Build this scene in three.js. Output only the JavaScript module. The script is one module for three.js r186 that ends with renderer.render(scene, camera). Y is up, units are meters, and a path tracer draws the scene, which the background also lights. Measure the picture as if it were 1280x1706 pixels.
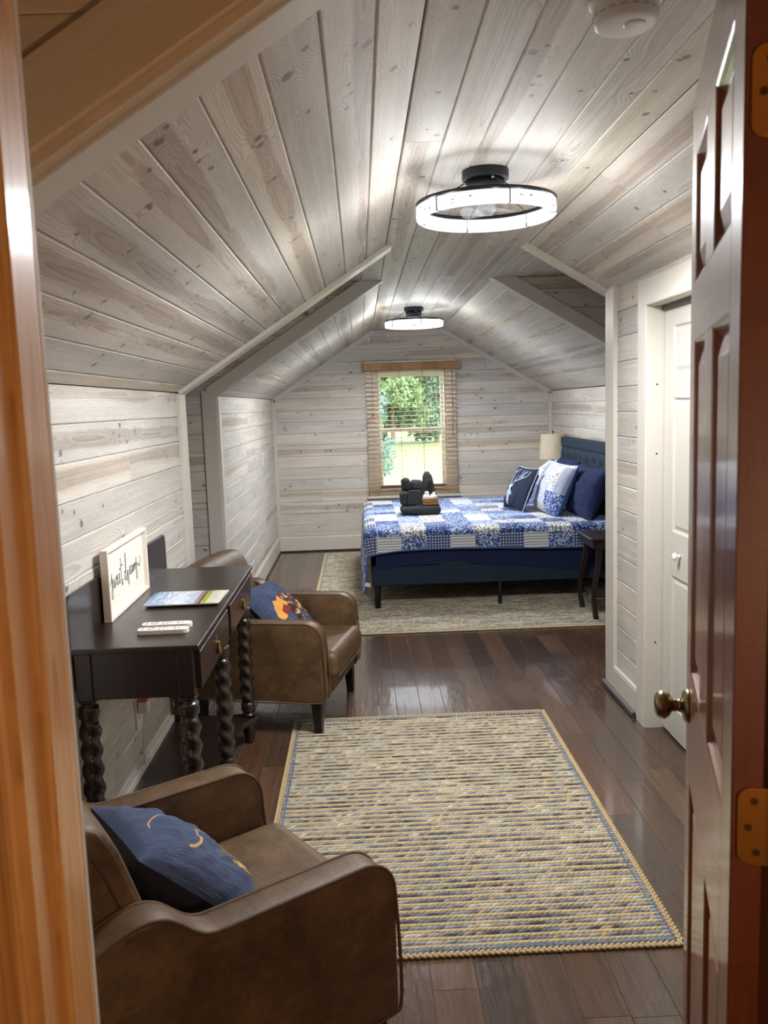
import * as THREE from 'three';
import { RoundedBoxGeometry } from 'three/addons/geometries/RoundedBoxGeometry.js';
import { mergeGeometries, toCreasedNormals } from 'three/addons/utils/BufferGeometryUtils.js';

// ───────────── camera, sky, exposure ─────────────
const scene = new THREE.Scene();
const camera = new THREE.PerspectiveCamera(62.13, 1280 / 1706, 0.05, 400);
camera.position.set(0, 1.5, 0);
camera.rotation.order = 'YXZ';
camera.rotation.set(-0.1251, -0.0247, -0.0332);
camera.focus = 4.4;
camera.userData.fStop = 8;
const SKY = 5;
scene.background = new THREE.Color().setRGB(0.90 * SKY, 0.97 * SKY, 1.08 * SKY);
const sun = new THREE.DirectionalLight(new THREE.Color().setRGB(1, 0.96, 0.88), 8);   // high behind the house
sun.position.set(14, 40, 26); sun.target.position.set(0, 0, -40);
sun.castShadow = true; sun.shadow.radius = 3;
Object.assign(sun.shadow.camera, { left: -60, right: 60, top: 60, bottom: -60, near: 1, far: 200 });
sun.shadow.mapSize.set(2048, 2048);
scene.add(sun, sun.target);
const renderer = new THREE.WebGLRenderer({ antialias: true });
renderer.toneMapping = THREE.LinearToneMapping;
renderer.toneMappingExposure = 1.15;
renderer.shadowMap.enabled = true;
const FAN_DOWN = 11.5, FAN_ROUND = 1.2;      // candela of one ceiling fan light: downward strips, light all round
const HALL_CD = 1.0;         // warm lamp of the hallway behind the camera

// ───────────── helpers ─────────────
const V = (x, y, z) => new THREE.Vector3(x, y, z);
function rng(seed) { let s = seed >>> 0; return () => { s = (s + 0x6d2b79f5) | 0; let t = Math.imul(s ^ (s >>> 15), 1 | s); t = (t + Math.imul(t ^ (t >>> 7), 61 | t)) ^ t; return ((t ^ (t >>> 14)) >>> 0) / 4294967296; }; }
const R = rng(7);
const clamp = (x, a = 0, b = 1) => Math.min(b, Math.max(a, x));
const sm = (a, b, x) => { const t = clamp((x - a) / (b - a)); return t * t * (3 - 2 * t); };
const mix = (a, b, t) => a + (b - a) * t;
const HT = (() => { const r = rng(99), a = new Float32Array(65536); for (let i = 0; i < 65536; i++) a[i] = r(); return a; })();
function vn(x, y, s = 0) {           // value noise 0..1
  const xi = Math.floor(x), yi = Math.floor(y), fx = x - xi, fy = y - yi, u = fx * fx * (3 - 2 * fx), v = fy * fy * (3 - 2 * fy);
  const h = (i, j) => HT[((i * 73856093) ^ (j * 19349663) ^ (s * 83492791)) & 65535];
  return mix(mix(h(xi, yi), h(xi + 1, yi), u), mix(h(xi, yi + 1), h(xi + 1, yi + 1), u), v);
}
const fbm = (x, y, s = 0, o = 3) => { let a = 0, w = 0.5, t = 0; for (let i = 0; i < o; i++) { a += w * vn(x, y, s + i * 17); t += w; w *= 0.5; x *= 2.03; y *= 2.03; } return a / t; };
const names = new Map();
function numbered(n) { const k = names.get(n) || 0; names.set(n, k + 1); return k ? n + '_' + String(k).padStart(3, '0') : n; }
function thing(name, label, category, pos = [0, 0, 0], turn = 0, group) {
  const o = new THREE.Group(); o.name = numbered(name); o.position.set(...pos); o.rotation.y = turn;
  o.userData = { label, category }; if (group) o.userData.group = group; scene.add(o); return o;
}
function structure(name, parent = scene) { const o = new THREE.Group(); o.name = name; o.userData.kind = 'structure'; parent.add(o); return o; }
function part(parent, name, geo, mat, pos, rot, label) {
  const m = new THREE.Mesh(Array.isArray(geo) ? mergeGeometries(geo.map((g) => (g.index ? g.toNonIndexed() : g))) : geo, mat);
  m.name = name; if (pos) m.position.set(...pos); if (rot) m.rotation.set(...rot);
  m.castShadow = m.receiveShadow = true; if (label) m.userData.label = label; parent.add(m); return m;
}
const parts = (parent, name, geos, mat) => geos.map((g) => part(parent, name, g, mat));
function struct(name, geo, mat, pos, rot) { const m = part(scene, name, geo, mat, pos, rot); m.userData.kind = 'structure'; return m; }
const box = (w, h, d, x = 0, y = 0, z = 0) => { const g = new THREE.BoxGeometry(w, h, d); g.translate(x, y, z); return g; };
const span = (x0, x1, y0, y1, z0, z1) => box(Math.abs(x1 - x0), Math.abs(y1 - y0), Math.abs(z1 - z0), (x0 + x1) / 2, (y0 + y1) / 2, (z0 + z1) / 2);
const rbox = (w, h, d, r, x = 0, y = 0, z = 0, s = 2) => { const g = new RoundedBoxGeometry(w, h, d, s, Math.min(r, w / 2.01, h / 2.01, d / 2.01)); g.translate(x, y, z); return g; };
const rspan = (x0, x1, y0, y1, z0, z1, r = 0.004, s = 2) => rbox(Math.abs(x1 - x0), Math.abs(y1 - y0), Math.abs(z1 - z0), r, (x0 + x1) / 2, (y0 + y1) / 2, (z0 + z1) / 2, s);
const tube = (pts, r, seg = 24, rad = 8, closed = false) => new THREE.TubeGeometry(new THREE.CatmullRomCurve3(pts.map((p) => (p.isVector3 ? p : V(...p))), closed), seg, r, rad, closed);
const cyl = (r0, r1, h, x = 0, y = 0, z = 0, n = 32) => { const g = new THREE.CylinderGeometry(r0, r1, h, n); g.translate(x, y, z); return g; };
const lathe = (pts, n = 32) => new THREE.LatheGeometry(pts.map((p) => new THREE.Vector2(p[0], p[1])), n);
// a grid surface: f(u, v) -> [x, y, z]; uv(u, v) -> [s, t]
function grid(nu, nv, f, uv, flip = false) {
  const P = [], U = [], I = [];
  for (let j = 0; j <= nv; j++) for (let i = 0; i <= nu; i++) { const u = i / nu, v = j / nv; P.push(...f(u, v)); U.push(...(uv ? uv(u, v) : [u, v])); }
  for (let j = 0; j < nv; j++) for (let i = 0; i < nu; i++) { const a = j * (nu + 1) + i, b = a + 1, c = a + nu + 1, d = c + 1; flip ? I.push(a, c, b, b, c, d) : I.push(a, b, c, b, d, c); }
  const g = new THREE.BufferGeometry();
  g.setAttribute('position', new THREE.Float32BufferAttribute(P, 3)); g.setAttribute('uv', new THREE.Float32BufferAttribute(U, 2)); g.setIndex(I); g.computeVertexNormals(); return g;
}
function boxUV(g, s = 1) {           // uv in metres from the dominant axis of each face
  g = g.index ? g.toNonIndexed() : g; const p = g.attributes.position, u = new Float32Array(p.count * 2), a = V(), b = V(), c = V();
  for (let i = 0; i < p.count; i += 3) {
    a.fromBufferAttribute(p, i); b.fromBufferAttribute(p, i + 1); c.fromBufferAttribute(p, i + 2);
    const n = b.clone().sub(a).cross(c.clone().sub(a)), ax = Math.abs(n.x), ay = Math.abs(n.y), az = Math.abs(n.z);
    [a, b, c].forEach((q, k) => { const [s0, t0] = ax >= ay && ax >= az ? [q.y, q.z] : ay >= az ? [q.x, q.z] : [q.y, q.x]; u[(i + k) * 2] = s0 * s; u[(i + k) * 2 + 1] = t0 * s; });
  }
  g.setAttribute('uv', new THREE.BufferAttribute(u, 2)); return g;
}
function tex(w, h, fn, srgb = true) {
  const d = new Uint8Array(w * h * 4);
  for (let j = 0; j < h; j++) for (let i = 0; i < w; i++) { const c = fn(i, j), k = (j * w + i) * 4; if (typeof c === 'number') d[k] = d[k + 1] = d[k + 2] = clamp(c, 0, 255); else { d[k] = clamp(c[0], 0, 255); d[k + 1] = clamp(c[1], 0, 255); d[k + 2] = clamp(c[2], 0, 255); } d[k + 3] = 255; }
  const t = new THREE.DataTexture(d, w, h, THREE.RGBAFormat); t.wrapS = t.wrapT = THREE.RepeatWrapping; t.magFilter = t.minFilter = THREE.LinearFilter; t.colorSpace = srgb ? THREE.SRGBColorSpace : THREE.NoColorSpace; t.needsUpdate = true; return t;
}
function canvasTex(w, h, draw) {
  const c = document.createElement('canvas'); c.width = w; c.height = h; draw(c.getContext('2d'), w, h);
  const t = new THREE.CanvasTexture(c); t.wrapS = t.wrapT = THREE.RepeatWrapping; t.magFilter = t.minFilter = THREE.LinearFilter; t.colorSpace = THREE.SRGBColorSpace; return t;
}
const rep = (t, x, y) => { const c = t.clone(); c.repeat.set(x, y); c.needsUpdate = true; return c; };
const std = (o) => new THREE.MeshStandardMaterial(o), phys = (o) => new THREE.MeshPhysicalMaterial(o);

// ───────────── wood textures: an atlas of ROWS boards, each 4 m long and one plank wide ─────────────
const ROWS = 12, AW = 2048, AH = 1536, BW = 0.119;
function boardAtlas(seed, style) {
  const r = rng(seed), boards = [];
  for (let k = 0; k < ROWS; k++) {
    const knots = [], n = Math.floor(style.knots * (0.5 + r())), pithy = r();
    for (let i = 0; i < n; i++) knots.push([r() * 4, (0.12 + 0.76 * r()) * BW, (0.004 + 0.007 * r() * r()) * style.knotSize, r() * 6.28]);
    boards.push({ c: (0.2 + 0.6 * r()) * BW, d0: 0.004 + 0.035 * r(), sp: 0.0045 + 0.005 * r(), knots, heart: r() < style.heart ? 0.012 + 0.022 * r() : 0, tone: (r() - 0.5) * style.tone, warm: r() - 0.5, ph: r() * 100, pithy });
  }
  const bump = new Uint8Array(AW * AH * 4), H = AH / ROWS;
  const col = tex(AW, AH, (i, j) => {
    const k = Math.floor(j / H), b = boards[k], s = (i / AW) * 4, w = ((j % H) / H) * BW;
    let c = b.c + 0.022 * (vn(s * 0.8, 3.1, k + 11) - 0.5), dep = b.d0 + 0.03 * (vn(s * 0.55, 7.7, k + 31) - 0.35) + 0.006 * (vn(s * 3, w * 30, k + 41) - 0.5), kd = 0, kr = 0, kz = 0;
    for (const q of b.knots) {
      let ds = s - q[0]; ds -= 4 * Math.round(ds / 4); const dw = w - q[1]; if (Math.abs(ds) > 0.14) continue;
      const l = Math.hypot(ds * 0.75, dw), e = Math.exp(-(ds * ds) / (2 * (q[2] * 4.2) ** 2) - (dw * dw) / (2 * (q[2] * 2.1) ** 2));
      kz += e * q[2] * 2.1; const core = sm(q[2] * (1.05 + 0.35 * (fbm(s * 140, w * 140, k, 2) - 0.5)), q[2] * 0.6, l); kd = Math.max(kd, core); kr = Math.max(kr, e);
    }
    const x = w - c, ring = (Math.hypot(x, dep) + kz + 0.0016 * (fbm(s * 5, w * 90, k + 5, 2) - 0.5)) / b.sp * 1.25, f = ring - Math.floor(ring);
    const late = Math.pow(f, 3.2) * (f > 0.96 ? (1 - f) / 0.04 : 1), fib = fbm(s * 22, w * 1900, k + 3, 2) - 0.5, blotch = fbm(s * 1.8 + b.ph, w * 14, k + 8, 3) - 0.5, streak = fbm(s * 0.9 + b.ph, w * 70, k + 18, 3) - 0.5;
    const hz = b.heart ? sm(0.004, -0.004, Math.hypot(x * 1.0, dep * 0.5) - b.heart * (0.55 + 0.9 * vn(s * 2.6, 1.3, k + 61)) + 0.006 * (fbm(s * 16, w * 60, k + 71, 2) - 0.5)) : 0;
    const o = [0, 1, 2].map((ch) => style.base[ch] + b.tone + b.warm * style.warm[ch] + style.late[ch] * late * (0.65 + 0.5 * kr) + style.fib * fib + style.blotch[ch] * blotch + style.streak[ch] * streak + style.heartC[ch] * hz);
    if (kd > 0) for (let ch = 0; ch < 3; ch++) o[ch] = mix(o[ch], style.knotC[ch] + 22 * fib, kd * style.knotMix);
    const B = 128 + 40 * fib - style.lateBump * late - 30 * kd * fib, kk = (j * AW + i) * 4; bump[kk] = bump[kk + 1] = bump[kk + 2] = clamp(B, 0, 255); bump[kk + 3] = 255;
    return o;
  });
  const bt = new THREE.DataTexture(bump, AW, AH, THREE.RGBAFormat); bt.wrapS = bt.wrapT = THREE.RepeatWrapping; bt.magFilter = bt.minFilter = THREE.LinearFilter; bt.needsUpdate = true;
  return { col, bump: bt };
}
const white = boardAtlas(11, { knots: 10, knotSize: 1.55, heart: 0.25, tone: 10, base: [210, 204, 195], warm: [4, 0, -6], late: [-46, -46, -45], fib: 34, blotch: [34, 34, 35], streak: [18, 19, 20], heartC: [-22, -28, -30], knotC: [112, 103, 100], knotMix: 0.85, lateBump: 60 });
const dark = boardAtlas(23, { knots: 1.2, knotSize: 1.3, heart: 0, tone: 14, base: [82, 61, 47], warm: [6, 2, -1], late: [-20, -15, -12], fib: 22, blotch: [20, 14, 12], streak: [18, 13, 11], heartC: [0, 0, 0], knotC: [38, 25, 20], knotMix: 0.85, lateBump: 40 });
const fir = boardAtlas(37, { knots: 0.6, knotSize: 0.8, heart: 0.5, tone: 10, base: [212, 162, 100], warm: [6, 4, 2], late: [-46, -50, -42], fib: 24, blotch: [18, 16, 10], streak: [26, 24, 16], heartC: [-16, -22, -20], knotC: [96, 52, 22], knotMix: 0.9, lateBump: 10 });
const raw = boardAtlas(53, { knots: 5, knotSize: 0.9, heart: 0.3, tone: 8, base: [210, 186, 154], warm: [6, 0, -6], late: [-16, -20, -22], fib: 14, blotch: [12, 12, 12], streak: [10, 12, 14], heartC: [-12, -18, -20], knotC: [112, 74, 44], knotMix: 0.9, lateBump: 30 });

const M = {};
const plankTints = [[1, 1, 1], [1.045, 1.04, 1.03], [0.95, 0.945, 0.95], [1.02, 1.0, 0.975], [0.97, 0.975, 0.99]];
M.white = plankTints.map((t) => std({ map: white.col, bumpMap: white.bump, bumpScale: 0.0007, roughness: 0.56, color: new THREE.Color().setRGB(...t) }));
const floorTints = [[1, 1, 1], [1.25, 1.2, 1.16], [0.72, 0.74, 0.76], [1.12, 1.02, 0.95], [0.85, 0.82, 0.82], [1.4, 1.36, 1.3]];
const scrape = tex(512, 512, (i, j) => { const x = i / 512, y = j / 512; return 128 + 90 * (fbm(x * 36, y * 5, 3, 2) - 0.5) + 70 * (fbm(x * 16, y * 10, 9, 2) - 0.5) + 18 * (fbm(x * 300, y * 40, 5, 1) - 0.5); }, false);
M.floor = floorTints.map((t) => phys({ map: dark.col, bumpMap: rep(scrape, 2.2, 12), bumpScale: 0.003, roughness: 0.24, clearcoat: 0.42, clearcoatRoughness: 0.06, color: new THREE.Color().setRGB(...t) }));
M.fir = phys({ map: fir.col, bumpMap: fir.bump, bumpScale: 0.0001, roughness: 0.42, clearcoat: 0.8, clearcoatRoughness: 0.14 });
M.firDoor = phys({ map: fir.col, bumpMap: fir.bump, bumpScale: 0.0001, roughness: 0.4, clearcoat: 0.85, clearcoatRoughness: 0.12, color: 0xa87c58 });
M.firDark = phys({ map: fir.col, roughness: 0.5, clearcoat: 0.35, clearcoatRoughness: 0.3, color: 0x7a4a2e });
M.raw = std({ map: raw.col, bumpMap: raw.bump, bumpScale: 0.0004, roughness: 0.6 });
const brush = tex(512, 512, (i, j) => 128 + 60 * (fbm(i / 3.5, j / 90, 4, 2) - 0.5) + 40 * (fbm(i / 40, j / 60, 6, 2) - 0.5), false);
M.trim = std({ color: 0xd2ccc1, roughness: 0.38, bumpMap: rep(brush, 3, 3), bumpScale: 0.0006 });
M.trimGrey = std({ color: 0xcfcac2, roughness: 0.5, bumpMap: rep(brush, 3, 3), bumpScale: 0.0006 });
M.door = std({ color: 0xc9c5bb, roughness: 0.35, bumpMap: rep(brush, 6, 3), bumpScale: 0.0005 });
M.backing = std({ color: 0x8d8880, roughness: 0.9 });
M.gap = std({ color: 0x1d1613, roughness: 0.9 });
M.shell = std({ color: 0xcfc5b8, roughness: 0.9 });

// a board: length along X, width along Z, visible face up (+Y) with eased long edges; uv picks one board of an atlas
function plankGeo(L, w, t, e, rand = R, ends = 0.0008) {
  const h = w / 2, prof = [[-h, -t], [-h, -e * 0.9], [-h + e, 0], [h - e, 0], [h, -e * 0.9], [h, -t]], P = [], U = [], row = Math.floor(rand() * ROWS), off = rand() * 4, mir = rand() < 0.5 ? -1 : 1, x0 = -L / 2 + ends, x1 = L / 2 - ends;
  const uv = (x, z) => [(x + off) / 4, (row + 0.5 + mir * clamp(z / BW, -0.49, 0.49) * 0.97) / ROWS], quad = (a, b, c, d) => { for (const q of [a, b, c, a, c, d]) { P.push(...q); U.push(...uv(q[0], q[2])); } };
  for (let k = 0; k < 5; k++) { const [za, ya] = prof[k], [zb, yb] = prof[k + 1]; quad([x0, ya, za], [x0, yb, zb], [x1, yb, zb], [x1, ya, za]); }
  for (const [x, s] of [[x0, 1], [x1, -1]]) for (let k = 1; k < 5; k++) { const q = [[x, prof[0][1], prof[0][0]], [x, prof[k][1], prof[k][0]], [x, prof[k + 1][1], prof[k + 1][0]]]; if (s < 0) q.reverse(); q.reverse(); for (const p of q) { P.push(...p); U.push(...uv(p[0], p[2])); } }
  const g = new THREE.BufferGeometry(); g.setAttribute('position', new THREE.Float32BufferAttribute(P, 3)); g.setAttribute('uv', new THREE.Float32BufferAttribute(U, 2)); g.computeVertexNormals(); return g;
}
// lay a board between two points on its face centre line, face normal n
function lay(parent, mats, a, b, w, n, o = {}) {
  const d = b.clone().sub(a), L = d.length(), X = d.normalize(), Y = n.clone().normalize(), Z = X.clone().cross(Y);
  const m = part(parent, o.name || 'plank', plankGeo(L, w, o.t || 0.018, o.e ?? 0.0042), Array.isArray(mats) ? mats[Math.floor(R() * mats.length)] : mats);
  if (o.shear) { const p = m.geometry.attributes.position; for (let i = 0; i < p.count; i++) if (p.getX(i) * o.end > 0) p.setX(i, p.getX(i) - p.getZ(i) * o.shear); m.geometry.computeVertexNormals(); }   // end cut along the roof slope
 m.quaternion.setFromRotationMatrix(new THREE.Matrix4().makeBasis(X, Y, Z)); m.position.copy(a).add(b).multiplyScalar(0.5); return m;
}
function course(parent, mats, a, b, w, n, joints, o) {     // one course of boards from a to b with end joints at these fractions
  const f = [0, ...joints, 1]; for (let i = 0; i + 1 < f.length; i++) lay(parent, mats, a.clone().lerp(b, f[i]), a.clone().lerp(b, f[i + 1]), w, n, o);
}
const joints = (len, min = 1.4) => { const out = []; let s = len * (0.15 + 0.6 * R()); while (s < len - 0.4) { out.push(s / len); s += min + 1.6 * R(); } return out; };

// ───────────── the room ─────────────
const XL = -0.897, XR = 1.996, HK = 1.593, HC = 2.266, FL = 0.158, FR = 0.863, ZF = -8.833, ZO = -4.37, ZC2 = -5.414, XC = 1.264, ZE = -4.303, ZD = -0.93, ZN = -1.295, XE = -1.9, XW = 2.75;
const nL = V(HC - HK, -(FL - XL), 0).normalize(), nR = V(-(HC - HK), -(XR - FR), 0).normalize(), uL = V(FL - XL, HC - HK, 0).normalize(), uR = V(FR - XR, HC - HK, 0).normalize();
const hC0 = HK + (XR - XC) / (XR - FR) * (HC - HK), lenL = Math.hypot(FL - XL, HC - HK), lenR = Math.hypot(XR - FR, HC - HK);
const LP = (s, z, off = 0) => V(XL, HK, z).addScaledVector(uL, s).addScaledVector(nL, off), RP = (s, z, off = 0) => V(XR, HK, z).addScaledVector(uR, s).addScaledVector(nR, off);

// outer shell, light tight, with the window opening
const WX0 = 0.175, WX1 = 0.897, WY0 = 0.612, WY1 = 1.838;
struct('wall_outer_left', span(XE - 0.12, XE, -0.25, 2.6, ZF - 0.2, 1.6), M.shell);
struct('wall_outer_right', span(XW, XW + 0.12, -0.25, 2.6, ZF - 0.2, 1.6), M.shell);
struct('wall_outer_back', span(XE - 0.12, XW + 0.12, -0.25, 2.6, 1.6, 1.72), M.shell);
struct('wall_outer_far', [span(XE, WX0, -0.25, 2.6, ZF - 0.2, ZF - 0.02), span(WX1, XW, -0.25, 2.6, ZF - 0.2, ZF - 0.02), span(WX0, WX1, -0.25, WY0, ZF - 0.2, ZF - 0.02), span(WX0, WX1, WY1, 2.6, ZF - 0.2, ZF - 0.02)], M.trim);
struct('roof_slab', span(XE - 0.12, XW + 0.12, 2.4, 2.6, ZF - 0.2, 1.72), M.shell);

// floor
const floor = structure('floor');
part(floor, 'subfloor', span(XE, XW, -0.25, -0.003, ZF - 0.02, 1.6), std({ color: 0x85705f, roughness: 0.8 }));  // light tan in the plank gaps imitates highlights along the bevelled edges
for (let i = 0, x = 0.7285 - 0.119 * 25; x < XW - 0.05; x += 0.119, i++) {
  const far = x > XL - 0.06 && x < XR + 0.06, z0 = ZF, z1 = ZD + 0.16; let z = z0; const inside = x > XL - 0.1 && x < XC + 0.06;
  if (x < XL - 0.1) { if (x > XL - 0.9) lay(floor, M.floor, V(x + 0.0595, 0, ZC2), V(x + 0.0595, 0, ZO), 0.1176, V(0, 1, 0), { e: 0.0014, name: 'plank' }); continue; }
  if (!far) { lay(floor, M.floor, V(x + 0.0595, 0, ZC2), V(x + 0.0595, 0, ZE), 0.1176, V(0, 1, 0), { e: 0.0014 }); continue; }
  z = z0 - R() * 0.2;
  while (z < (inside ? z1 : ZE + 0.3) - 0.02) { const L = 0.35 + R() * 0.85, e = Math.min(z + L, z1 + 0.02); if (e > z0 + 0.05) lay(floor, M.floor, V(x + 0.0595, 0, Math.max(z, z0 + 0.002)), V(x + 0.0595, 0, e), 0.1176, V(0, 1, 0), { e: 0.0014 }); z = e; }
}

// left knee wall, near and far of the dormer recess
function kneeWall(name, x, n, sections, top = HK) {
  const w = structure(name);
  for (const [z0, z1] of sections) {
    part(w, 'backing', span(x - n * 0.02, x - n * 0.05, -0.01, top + 0.02, z0, z1), M.backing);
    for (let y = top; y > 0.02; y -= 0.119) { const lo = Math.max(y - 0.119, 0.005); course(w, M.white, V(x, (y + lo) / 2, z0), V(x, (y + lo) / 2, z1), y - lo - 0.0012, V(n, 0, 0), z1 < -5 && R() < 0.4 ? [0.25 + 0.5 * R()] : []); }
  }
  return w;
}
kneeWall('wall_left', XL, 1, [[ZO, ZN], [ZF, ZC2]]);
kneeWall('wall_right', XR, -1, [[ZF, ZC2]]);
// nook beside the door, full height on the left
const nook = structure('wall_nook');
part(nook, 'backing', span(XL - 0.05, XL, -0.01, HC, ZN, ZD), M.shell);

// far wall
const farWall = structure('wall_far');
for (const q of [[XL, WX0, -0.01, HC], [WX1, XR, -0.01, HC], [WX0, WX1, -0.01, WY0], [WX0, WX1, WY1, HC]]) part(farWall, 'backing', span(q[0] - (q[0] === XL ? 0.05 : 0), q[1] + (q[1] === XR ? 0.05 : 0), q[2], q[3] + 0.05, ZF - 0.035, ZF - 0.019), M.backing);
for (let k = -6; k < 14; k++) {
  const y1 = HK - k * 0.119, y0 = Math.max(y1 - 0.119, 0.005), ym = (y0 + y1) / 2, f = clamp((y0 - HK + 0.02) / (HC - HK)); if (y1 < 0.02 || y0 > HC) continue;
  const xa = mix(XL, FL, f), xb = mix(XR, FR, f), z = ZF, y1c = Math.min(y1, HC), yc = (y0 + y1c) / 2, w = y1c - y0 - 0.0012, nn = V(0, 0, 1);
  if (y0 < WY1 && y1 > WY0 + 0.02) { course(farWall, M.white, V(xa, yc, z), V(WX0, yc, z), w, nn, []); course(farWall, M.white, V(WX1, yc, z), V(xb, yc, z), w, nn, []); }
  else course(farWall, M.white, V(xa, yc, z), V(xb, yc, z), w, nn, k < 3 ? [0.2 + 0.5 * R()] : []);
}
// ceiling: flat middle, two slopes
const ceil = structure('ceiling');
part(ceil, 'backing', span(XE, XW, HC + 0.019, HC + 0.05, ZF, 1.6), M.backing);
const down = V(0, -1, 0), fw = (FR - FL) / 6;
for (let i = 0; i < 6; i++) course(ceil, M.white, V(FL + fw * (i + 0.5), HC, ZF), V(FL + fw * (i + 0.5), HC, ZD), fw - 0.0012, down, [0.3 + 0.15 * R(), 0.62 + 0.25 * R()], { e: 0.0038 });
for (let i = 0; i < 16; i++) { const x = FR + 0.119 * (i + 0.5); if (x < XW) lay(ceil, M.white, V(x, HC, ZC2), V(x, HC, ZO), 0.1178, down); }
for (let i = 0; i < 16; i++) { const x = FL - 0.119 * (i + 0.5); if (x > XE) lay(ceil, M.white, V(x, HC, ZC2), V(x, HC, ZO), 0.1178, down); }
for (let i = 0; i < 9; i++) { const x = FL - 0.119 * (i + 0.5); if (x > XL - 0.1) lay(ceil, M.raw, V(x, HC, ZN), V(x, HC, ZD), 0.1178, down); }
const slopeL = structure('ceiling_left'), slopeR = structure('ceiling_right');
for (const [z0, z1] of [[ZF, ZC2], [ZO, ZN]]) {
  const q = part(slopeL, 'backing', box(lenL + 0.06, 0.03, z1 - z0), M.backing); q.quaternion.setFromRotationMatrix(new THREE.Matrix4().makeBasis(uL, nL, uL.clone().cross(nL))); q.position.copy(LP(lenL / 2, (z0 + z1) / 2, -0.034));
  for (let s = lenL; s > 0.01; s -= 0.119) { const lo = Math.max(s - 0.119, 0); course(slopeL, M.white, LP((s + lo) / 2, z0), LP((s + lo) / 2, z1), s - lo - 0.0012, nL, []); }
}
for (const [z0, z1, s0] of [[ZF, ZC2, 0], [ZO, ZD, 0.72]]) {
  const q = part(slopeR, 'backing', box(lenR - s0 + 0.06, 0.03, z1 - z0), M.backing); q.quaternion.setFromRotationMatrix(new THREE.Matrix4().makeBasis(uR, nR, uR.clone().cross(nR))); q.position.copy(RP((lenR + s0) / 2, (z0 + z1) / 2, -0.034));
  for (let s = lenR; s > s0 + 0.01; s -= 0.119) { const lo = Math.max(s - 0.119, 0); course(slopeR, M.white, RP((s + lo) / 2, z0), RP((s + lo) / 2, z1), s - lo - 0.0012, nR, z1 > -4 ? (R() < 0.6 ? [0.25 + 0.5 * R()] : []) : []); }
}
// dormer cheeks and ends
const cheekL = structure('wall_dormer_left'), cheekR = structure('wall_dormer_right');
const slab = (pts, z0, z1) => { const h = new THREE.Shape(); pts.forEach(([x, y], i) => (i ? h.lineTo(x, y) : h.moveTo(x, y))); h.closePath(); const g = new THREE.ExtrudeGeometry(h, { depth: Math.abs(z1 - z0), bevelEnabled: false }); g.translate(0, 0, Math.min(z0, z1)); return g; };
part(cheekL, 'backing', slab([[XE, -0.01], [XL - 0.02, -0.01], [XL - 0.02, HK], [FL, HC], [XE, HC]], ZC2 - 0.06, ZC2 - 0.019), M.backing);
part(cheekR, 'backing', slab([[XW, -0.01], [XW, HC], [FR, HC], [XR + 0.02, HK], [XR + 0.02, -0.01]], ZC2 - 0.06, ZC2 - 0.019), M.backing);
for (let k = -6; k < 14; k++) {
  const y1 = Math.min(HC, HK - k * 0.119), y0 = Math.max(HK - (k + 1) * 0.119, 0.005); if (y1 < 0.02 || y0 >= HC - 0.01) continue; const ym = (y0 + y1) / 2, up = y0 > HK - 0.01, f = up ? (ym - HK) / (HC - HK) : 0, xi = mix(XL, FL, f) - (up ? 0.004 : 0.03), xj = mix(XR, FR, f) + (up ? 0.004 : 0.03), kx = (FL - XL) / (HC - HK), kr = (FR - XR) / (HC - HK);
  lay(cheekL, M.white, V(XE + 0.3, ym, ZC2), V(xi, ym, ZC2), y1 - y0 - 0.0012, V(0, 0, 1), up ? { shear: kx, end: 1 } : {}); lay(cheekR, M.white, V(xj, ym, ZC2), V(XW, ym, ZC2), y1 - y0 - 0.0012, V(0, 0, 1), up ? { shear: kr, end: -1 } : {});
}
part(cheekL, 'end_panel', span(XE + 0.25, XE + 0.3, -0.01, HC, ZC2, ZO), M.white[0]);
part(cheekL, 'return_panel', slab([[XE, -0.01], [XL - 0.02, -0.01], [XL - 0.02, HK], [FL, HC], [XE, HC]], ZO + 0.02, ZO + 0.06), M.backing);
part(cheekR, 'return_panel', slab([[XC + 0.02, hC0], [XC + 0.02, HC], [FR, HC]], ZO + 0.03, ZO + 0.06), M.backing);

// the near cheek in unpainted pine, above the left slope beside the door
const nearCheek = structure('wall_near_cheek');
part(nearCheek, 'backing', slab([[XL - 0.05, HK - 0.03], [XL, HK + 0.02], [FL, HC], [XL - 0.05, HC]], ZN - 0.032, ZN - 0.02), M.raw);
for (const [y1, y0] of [[2.184, 2.066], [2.066, 1.948], [1.948, 1.83], [1.83, 1.712], [HC, 2.184]]) { const xe = mix(XL, FL, clamp((y0 - HK) / (HC - HK))) - 0.002; lay(nearCheek, M.raw, V(XL - 0.03, (y0 + y1) / 2, ZN), V(xe, (y0 + y1) / 2, ZN), y1 - y0 - 0.001, V(0, 0, 1), { e: 0.002 }); }

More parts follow.
